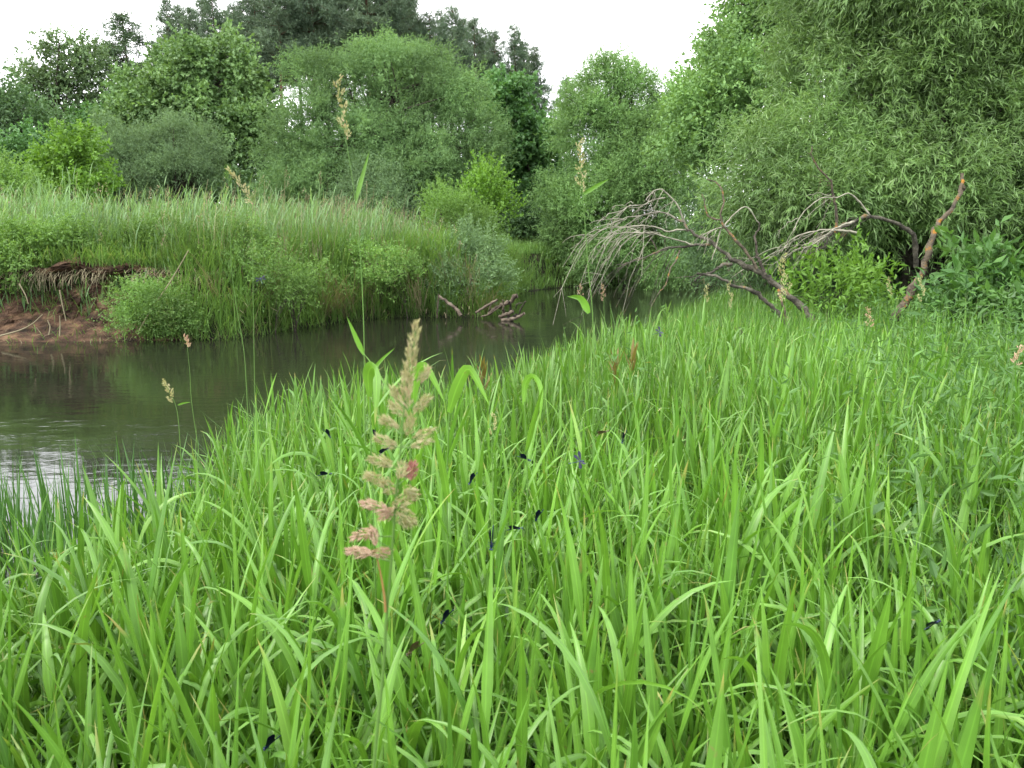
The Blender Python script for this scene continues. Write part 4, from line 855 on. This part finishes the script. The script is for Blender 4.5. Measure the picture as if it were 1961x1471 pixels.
grasshead("bent grass head crossing the reed tops at left", 0, 2.1, [(440, 322), (456, 350), (474, 375), (482, 400), (484, 520), (488, 760)], .1, .008, M['panicle'], (), 60, .0008)
grasshead("brown grass head in front of the river bend", 0, 5.4, [(1110, 545), (1113, 575), (1118, 610), (1122, 660)], .13, .018, M['pink'], (), 70, .002)
grasshead("brown grass head right of the river bend stem", 0, 6.2, [(1155, 545), (1156, 580), (1158, 620), (1160, 670)], .12, .015, M['pink'], (), 70, .002)
grasshead("pale grass head in front of the fallen willow trunk", 0, 6.6, [(1497, 490), (1502, 540), (1506, 600), (1510, 680)], .36, .045, M['panicle'], (), 130, .003, .02)
grasshead("grass head before the dark water under the willow", 0, 6.6, [(1354, 545), (1352, 575), (1350, 620), (1350, 690)], .14, .022, M['panicle'], (), 70, .002, .014)
grasshead("pale grass head right of the thin stick in the water gap", 0, 6.2, [(1396, 540), (1398, 580), (1400, 640), (1402, 690)], .20, .022, M['panicle'], (), 80, .002, .014)
grasshead("slim grass head at the foot of the lichened pole", 0, 6.0, [(1700, 533), (1706, 560), (1712, 600), (1716, 680)], .13, .016, M['panicle'], (), 70, .002)
grasshead("pale drooping grass head beside the broad glossy bush", 0, 6.0, [(1764, 530), (1766, 560), (1762, 600), (1760, 690)], .18, .022, M['panicle'], (), 80, .002, .014)
grasshead("brown grass head low in the weeds under the lichened pole", 0, 5.6, [(1662, 590), (1664, 615), (1666, 650), (1668, 720)], .13, .022, M['pink'], (), 70, .002, .014)
grasshead("pale grass head among the blades right of the nearest flower head", 0, 2.0, [(946, 795), (944, 815), (942, 850), (944, 930)], .05, .010, M['panicle'], (), 60, .0013, .006)
grasshead("brown arching grass head at the right photo edge", 0, 2.6, [(1958, 665), (1948, 680), (1940, 720), (1936, 800)], .06, .014, M['pink'], (), 60, .0014)
def ribbon(pts, wpx, Y, rt, name="leaf"):
    l_ = spline(zp(pts, 0, 0, 1, Y), 16); t_ = np.linspace(0, 1, 16); ww = (wpx * 1.5 / F) * np.minimum(1, .35 + 3 * t_) * (1 - t_ ** 2.6)
    tg_ = nrm(np.gradient(l_, axis=0)); sd_ = nrm(np.cross(tg_, [.25, 1, .35])); nn_ = np.cross(sd_, tg_); lm = MB()
    v = np.stack([l_ - sd_ * ww[:, None] / 2, l_ - nn_ * ww[:, None] * .12, l_ + sd_ * ww[:, None] / 2], 1); i_, j_ = np.meshgrid(np.arange(15), np.arange(2), indexing='ij')
    lm.add(v, np.stack([i_ * 3 + j_, i_ * 3 + j_ + 1, i_ * 3 + 3 + j_ + 1, i_ * 3 + 3 + j_], -1), np.full(48, .75), np.repeat(t_, 3) * .9, np.tile([0, .5, 1], 16)); return lm.build(name, M['meadow'], rt, smooth=True)
for lab, st, lv in [("broad grass shoot, its top leaf hanging straight down, left of the near flower head", [(706, 700), (709, 780), (712, 900)], [([(708, 760), (706, 715), (716, 702), (722, 730), (718, 815)], 30, [1.72, 1.7, 1.66, 1.62, 1.6])]),
                    ("broad grass shoot arching over to the right beside the tip of the near flower head", [(792, 760), (790, 830), (786, 930)], [([(792, 770), (796, 722), (812, 700), (832, 730), (852, 772)], 26, [1.75, 1.74, 1.72, 1.7, 1.68])]),
                    ("broad grass shoot with one leaf bent like a tent, right of the near flower head", [(860, 790), (858, 860), (856, 950)], [([(860, 790), (876, 740), (895, 706), (912, 725), (938, 778)], 28, [1.7, 1.68, 1.66, 1.64, 1.62])]),
                    ("broad grass shoot with a small hooked leaf near the middle of the meadow edge", [(1004, 770), (1008, 850), (1010, 930)], [([(1003, 775), (1006, 735), (1020, 720), (1036, 745), (1034, 812)], 18, [2.0, 2.0, 1.98, 1.96, 1.95])])]:
    Y_ = lv[0][2][0]; w_ = zp(st, 0, 0, 1, Y_); e_ = w_[-1].copy(); e_[2] = gz(e_[0], e_[1]) - .02
    rt = empty("grass_shoot", e_, lab, "grass shoot"); m_ = MB(); tube(m_, spline(np.vstack([w_, [e_]]), 14), [.0016, .0026], 6); m_.build("stem", M['stem'], rt, smooth=True)
    for p_, wp, ys in lv: ribbon(p_, wp, np.array(ys), rt)
    b_ = w_[1]; m_ = MB(); N = 3
    blades(m_, b_ - np.array([[0, 0, .02], [0, 0, .12], [0, 0, .2]]), RNG.uniform(0, TAU, N), RNG.uniform(.3, .6, N), RNG.uniform(.1, .9, N), RNG.uniform(.16, .24, N), RNG.uniform(.014, .019, N), 8, .3); m_.build("lower_leaves", M['meadow'], rt, smooth=True)
for lab, px, py, Y in [("reddish young shoot at the water edge right of centre", 925, 690, 4.4), ("reddish young shoot in the meadow below the river bend", 1180, 680, 4.8), ("reddish young shoot right of another one in the meadow", 1212, 660, 5.0), ("pale upright shoot above the grass in front of the dark water", 1278, 585, 6.4)]:
    p0 = P(px, py, Y); rt = empty("young_shoot", p0 - [0, 0, .35], lab, "shoot"); m_ = MB(); N = 9
    blades(m_, np.repeat([p0 - [0, 0, .12]], N, 0) + np.c_[np.zeros((N, 2)), np.linspace(-.06, .06, N)], RNG.uniform(0, TAU, N), RNG.uniform(.2, .6, N), RNG.uniform(0, .4, N), RNG.uniform(.08, .16, N), np.full(N, .02), 4, .2)
    m_.build("leaves", M['redleaf' if 'reddish' in lab else 'lime'], rt, smooth=True)
    m_ = MB(); tube(m_, [p0 - [0, 0, .45], p0 - [0, 0, .1]], [.003, .002], 5); m_.build("stem", M['stem'], rt)

# ------------------------------------------------------------------ damselflies on the blades
vv, ff = [], []; o_ = 0
for g_ in GR:
    v, f = g_.arrays(); vv.append(v); ff.append(f + o_); o_ += len(v)
vv = np.concatenate(vv); ff = np.concatenate(ff)
cen = vv[ff[:, 0]]; kp = np.hypot(cen[:, 0], cen[:, 1]) < 5
bvh = BVHTree.FromPolygons(vv.tolist(), ff[kp].tolist())
def damsel_mesh(flying):
    bm_ = MB()                                              # body along +X (head at +X), about 47 mm long
    pr_ = np.array([[-.026, .0004], [-.025, .0011], [-.020, .0010], [-.010, .0009], [.000, .0010], [.006, .0012], [.0075, .0022], [.011, .0028], [.0145, .0026], [.0165, .0012], [.0172, .0010], [.0180, .0022], [.0195, .0026], [.0208, .0018], [.0213, .0004]])
    z_ = np.array([-.001, -.001, -.0008, -.0004, 0, 0, 0, .0003, .0004, .0003, .0002, 0, 0, 0, 0])
    tube(bm_, np.c_[pr_[:, 0], pr_[:, 0] * 0, z_], pr_[:, 1], 8)
    for sx in (-1, 1):
        tube(bm_, [[.0195, sx * .0012, .0003], [.0195, sx * .0036, .0006]], [.0016, .0012], 6)    # eyes
        for q, x_ in enumerate((.0145, .012, .0095)):
            tube(bm_, [[x_, sx * .001, -.001], [x_ + .003 - .003 * q, sx * .006, -.0005], [x_ + .004 - .005 * q, sx * .007, -.005]], [.0005, .0003, .0002], 4)
    ws = []
    for sx in (-1, 1):
        for q, (L_, W_) in enumerate(((.030, .0092), (.029, .0098))):
            t_ = np.linspace(0, 1, 12); wd_ = W_ * (np.minimum(1, .18 + 1.25 * t_) ** 1.1) * np.sqrt(np.clip(1 - (np.maximum(t_ - .72, 0) / .285) ** 2, 0, 1))
            if flying: a_ = (1.0 + .5 * q) * sx; dv_ = np.array([-.25 + .3 * (1 - q), sx * .9, .45 - .5 * q]); wv_ = np.array([1, 0, .15])
            else: dv_ = np.array([-.95, sx * (.05 + .05 * q), .30 - .1 * q]); wv_ = np.array([.28, sx * .10, .95])
            dv_ = nrm(dv_); wv_ = nrm(wv_ - dv_ * np.dot(wv_, dv_)); nv_ = np.cross(dv_, wv_)
            c_ = np.array([.0115 - .003 * q, sx * .0008, .0022]) + dv_ * (L_ * t_)[:, None]
            v = np.stack([c_ - wv_ * wd_[:, None] * .5, c_ + nv_ * wd_[:, None] * .06, c_ + wv_ * wd_[:, None] * .5], 1)
            i_, j_ = np.meshgrid(np.arange(11), np.arange(2), indexing='ij'); wm = MB()
            wm.add(v, np.stack([i_ * 3 + j_, i_ * 3 + j_ + 1, i_ * 3 + 3 + j_ + 1, i_ * 3 + 3 + j_], -1)); ws.append(wm)
    return bm_, ws
protos = {}
DG = "dark blue damselflies resting in the meadow grass"
def damsel(px, py, ang, yaw, label, style='blue', dist=None, size=1.0):
    org = Vector((0, 0, CAMZ)); loc = None
    def cast(x_, y_):
        d_ = Vector(ray(x_, y_)).normalized(); h_ = bvh.ray_cast(org, d_, 12); return d_, (h_[3] if h_[0] is not None else 12.0)
    if dist is None:                                        # look for a blade near the spot with nothing growing in front of it
        best = None
        for q in range(90):
            rr_ = 2.6 * math.sqrt(q); aa = q * 2.4
            x_, y_ = px + rr_ * math.cos(aa), py + rr_ * math.sin(aa); d_, h_ = cast(x_, y_)
            if not 1.25 < h_ < 3.6: continue
            near = min(cast(x_ + u * 9, y_ + v * 9)[1] for u, v in ((1, 0), (-1, 0), (0, 1), (0, -1), (1.6, 1.6), (-1.6, -1.6), (1.6, -1.6), (-1.6, 1.6)))
            sc_ = min(near - h_, 0) - rr_ * .004
            if best is None or sc_ > best[0]: best = (sc_, d_, h_)
            if near > h_ - .04: break
        d_, h_ = (best[1], best[2]) if best else cast(px, py)
        loc = org + d_ * (h_ - .022)
    else: loc = org + Vector(ray(px, py)).normalized() * dist
    key = style
    if key not in protos:
        root = empty("damselfly", (0, 0, 0), label, "damselfly", DG); bm_, ws = damsel_mesh(style == 'flying')
        bm_.build("body", M['brown' if style == 'brown' else 'blue'], root, smooth=True)
        for wm in ws: wm.build("wing", M['brown' if style == 'brown' else 'wing'], root, smooth=True)
        protos[key] = root; o = root
    else: o = dup(protos[key], label)
    o.location = loc; o.scale = (size,) * 3
    # ang: heading of the head in the picture plane (0 = right, 90 = up); yaw: turned towards/away from the viewer
    a_ = math.radians(ang); X_ = Vector((math.cos(a_), math.sin(math.radians(yaw)), math.sin(a_))).normalized()
    upv = Vector((0, -.5, .85)); Z_ = (upv - X_ * upv.dot(X_)).normalized(); Y_ = Z_.cross(X_)
    from mathutils import Matrix
    o.rotation_euler = Matrix((X_, Y_, Z_)).transposed().to_euler()
damsel(1195, 838, 255, 10, "damselfly hanging head down, farthest right in the middle of the meadow")
damsel(1105, 885, 5, 15, "damselfly with spread wings hovering between two upright blades", 'flying', dist=1.9, size=.8)
damsel(993, 884, 335, 20, "damselfly with only its dark folded wings showing, left of the hovering one")
damsel(897, 911, 237, 10, "damselfly head down on a blade right of the near flower head")
damsel(1031, 989, 240, 15, "damselfly head down below the hovering one on a slanting blade")
damsel(987, 1013, 0, 20, "damselfly sitting level, lower left of the one on the slanting blade")
damsel(944, 1031, 265, 5, "slim damselfly hanging straight down above an arching blade")
damsel(731, 860, 35, 10, "damselfly half hidden behind the middle of the near flower head")
damsel(725, 822, 265, 30, "damselfly above the half hidden one behind the flower head")
damsel(850, 1185, 232, 10, "damselfly head down lower right of the orange stalk")
damsel(793, 1244, 222, 10, "brownish female damselfly below the blue one near the orange stalk", 'brown')
damsel(519, 1427, 225, 10, "damselfly near the lower photo edge on a wide blade")
damsel(1787, 1196, 15, 25, "damselfly on an arching blade far to the right")
damsel(621, 905, 0, 30, "small damselfly in the grass left of the near flower head")
damsel(634, 828, 300, 30, "small damselfly in the grass near the water, left of the flower head")
damsel(1155, 829, 20, 10, "brown damselfly on a blade tip beside the farthest right blue one", 'brown')
damsel(500, 537, 120, 40, "damselfly in flight against the far bank", 'flying', dist=3.4, size=.7)
damsel(1260, 638, 10, 10, "damselfly in flight just above the meadow before the dark water", 'flying', dist=2.8, size=.75)
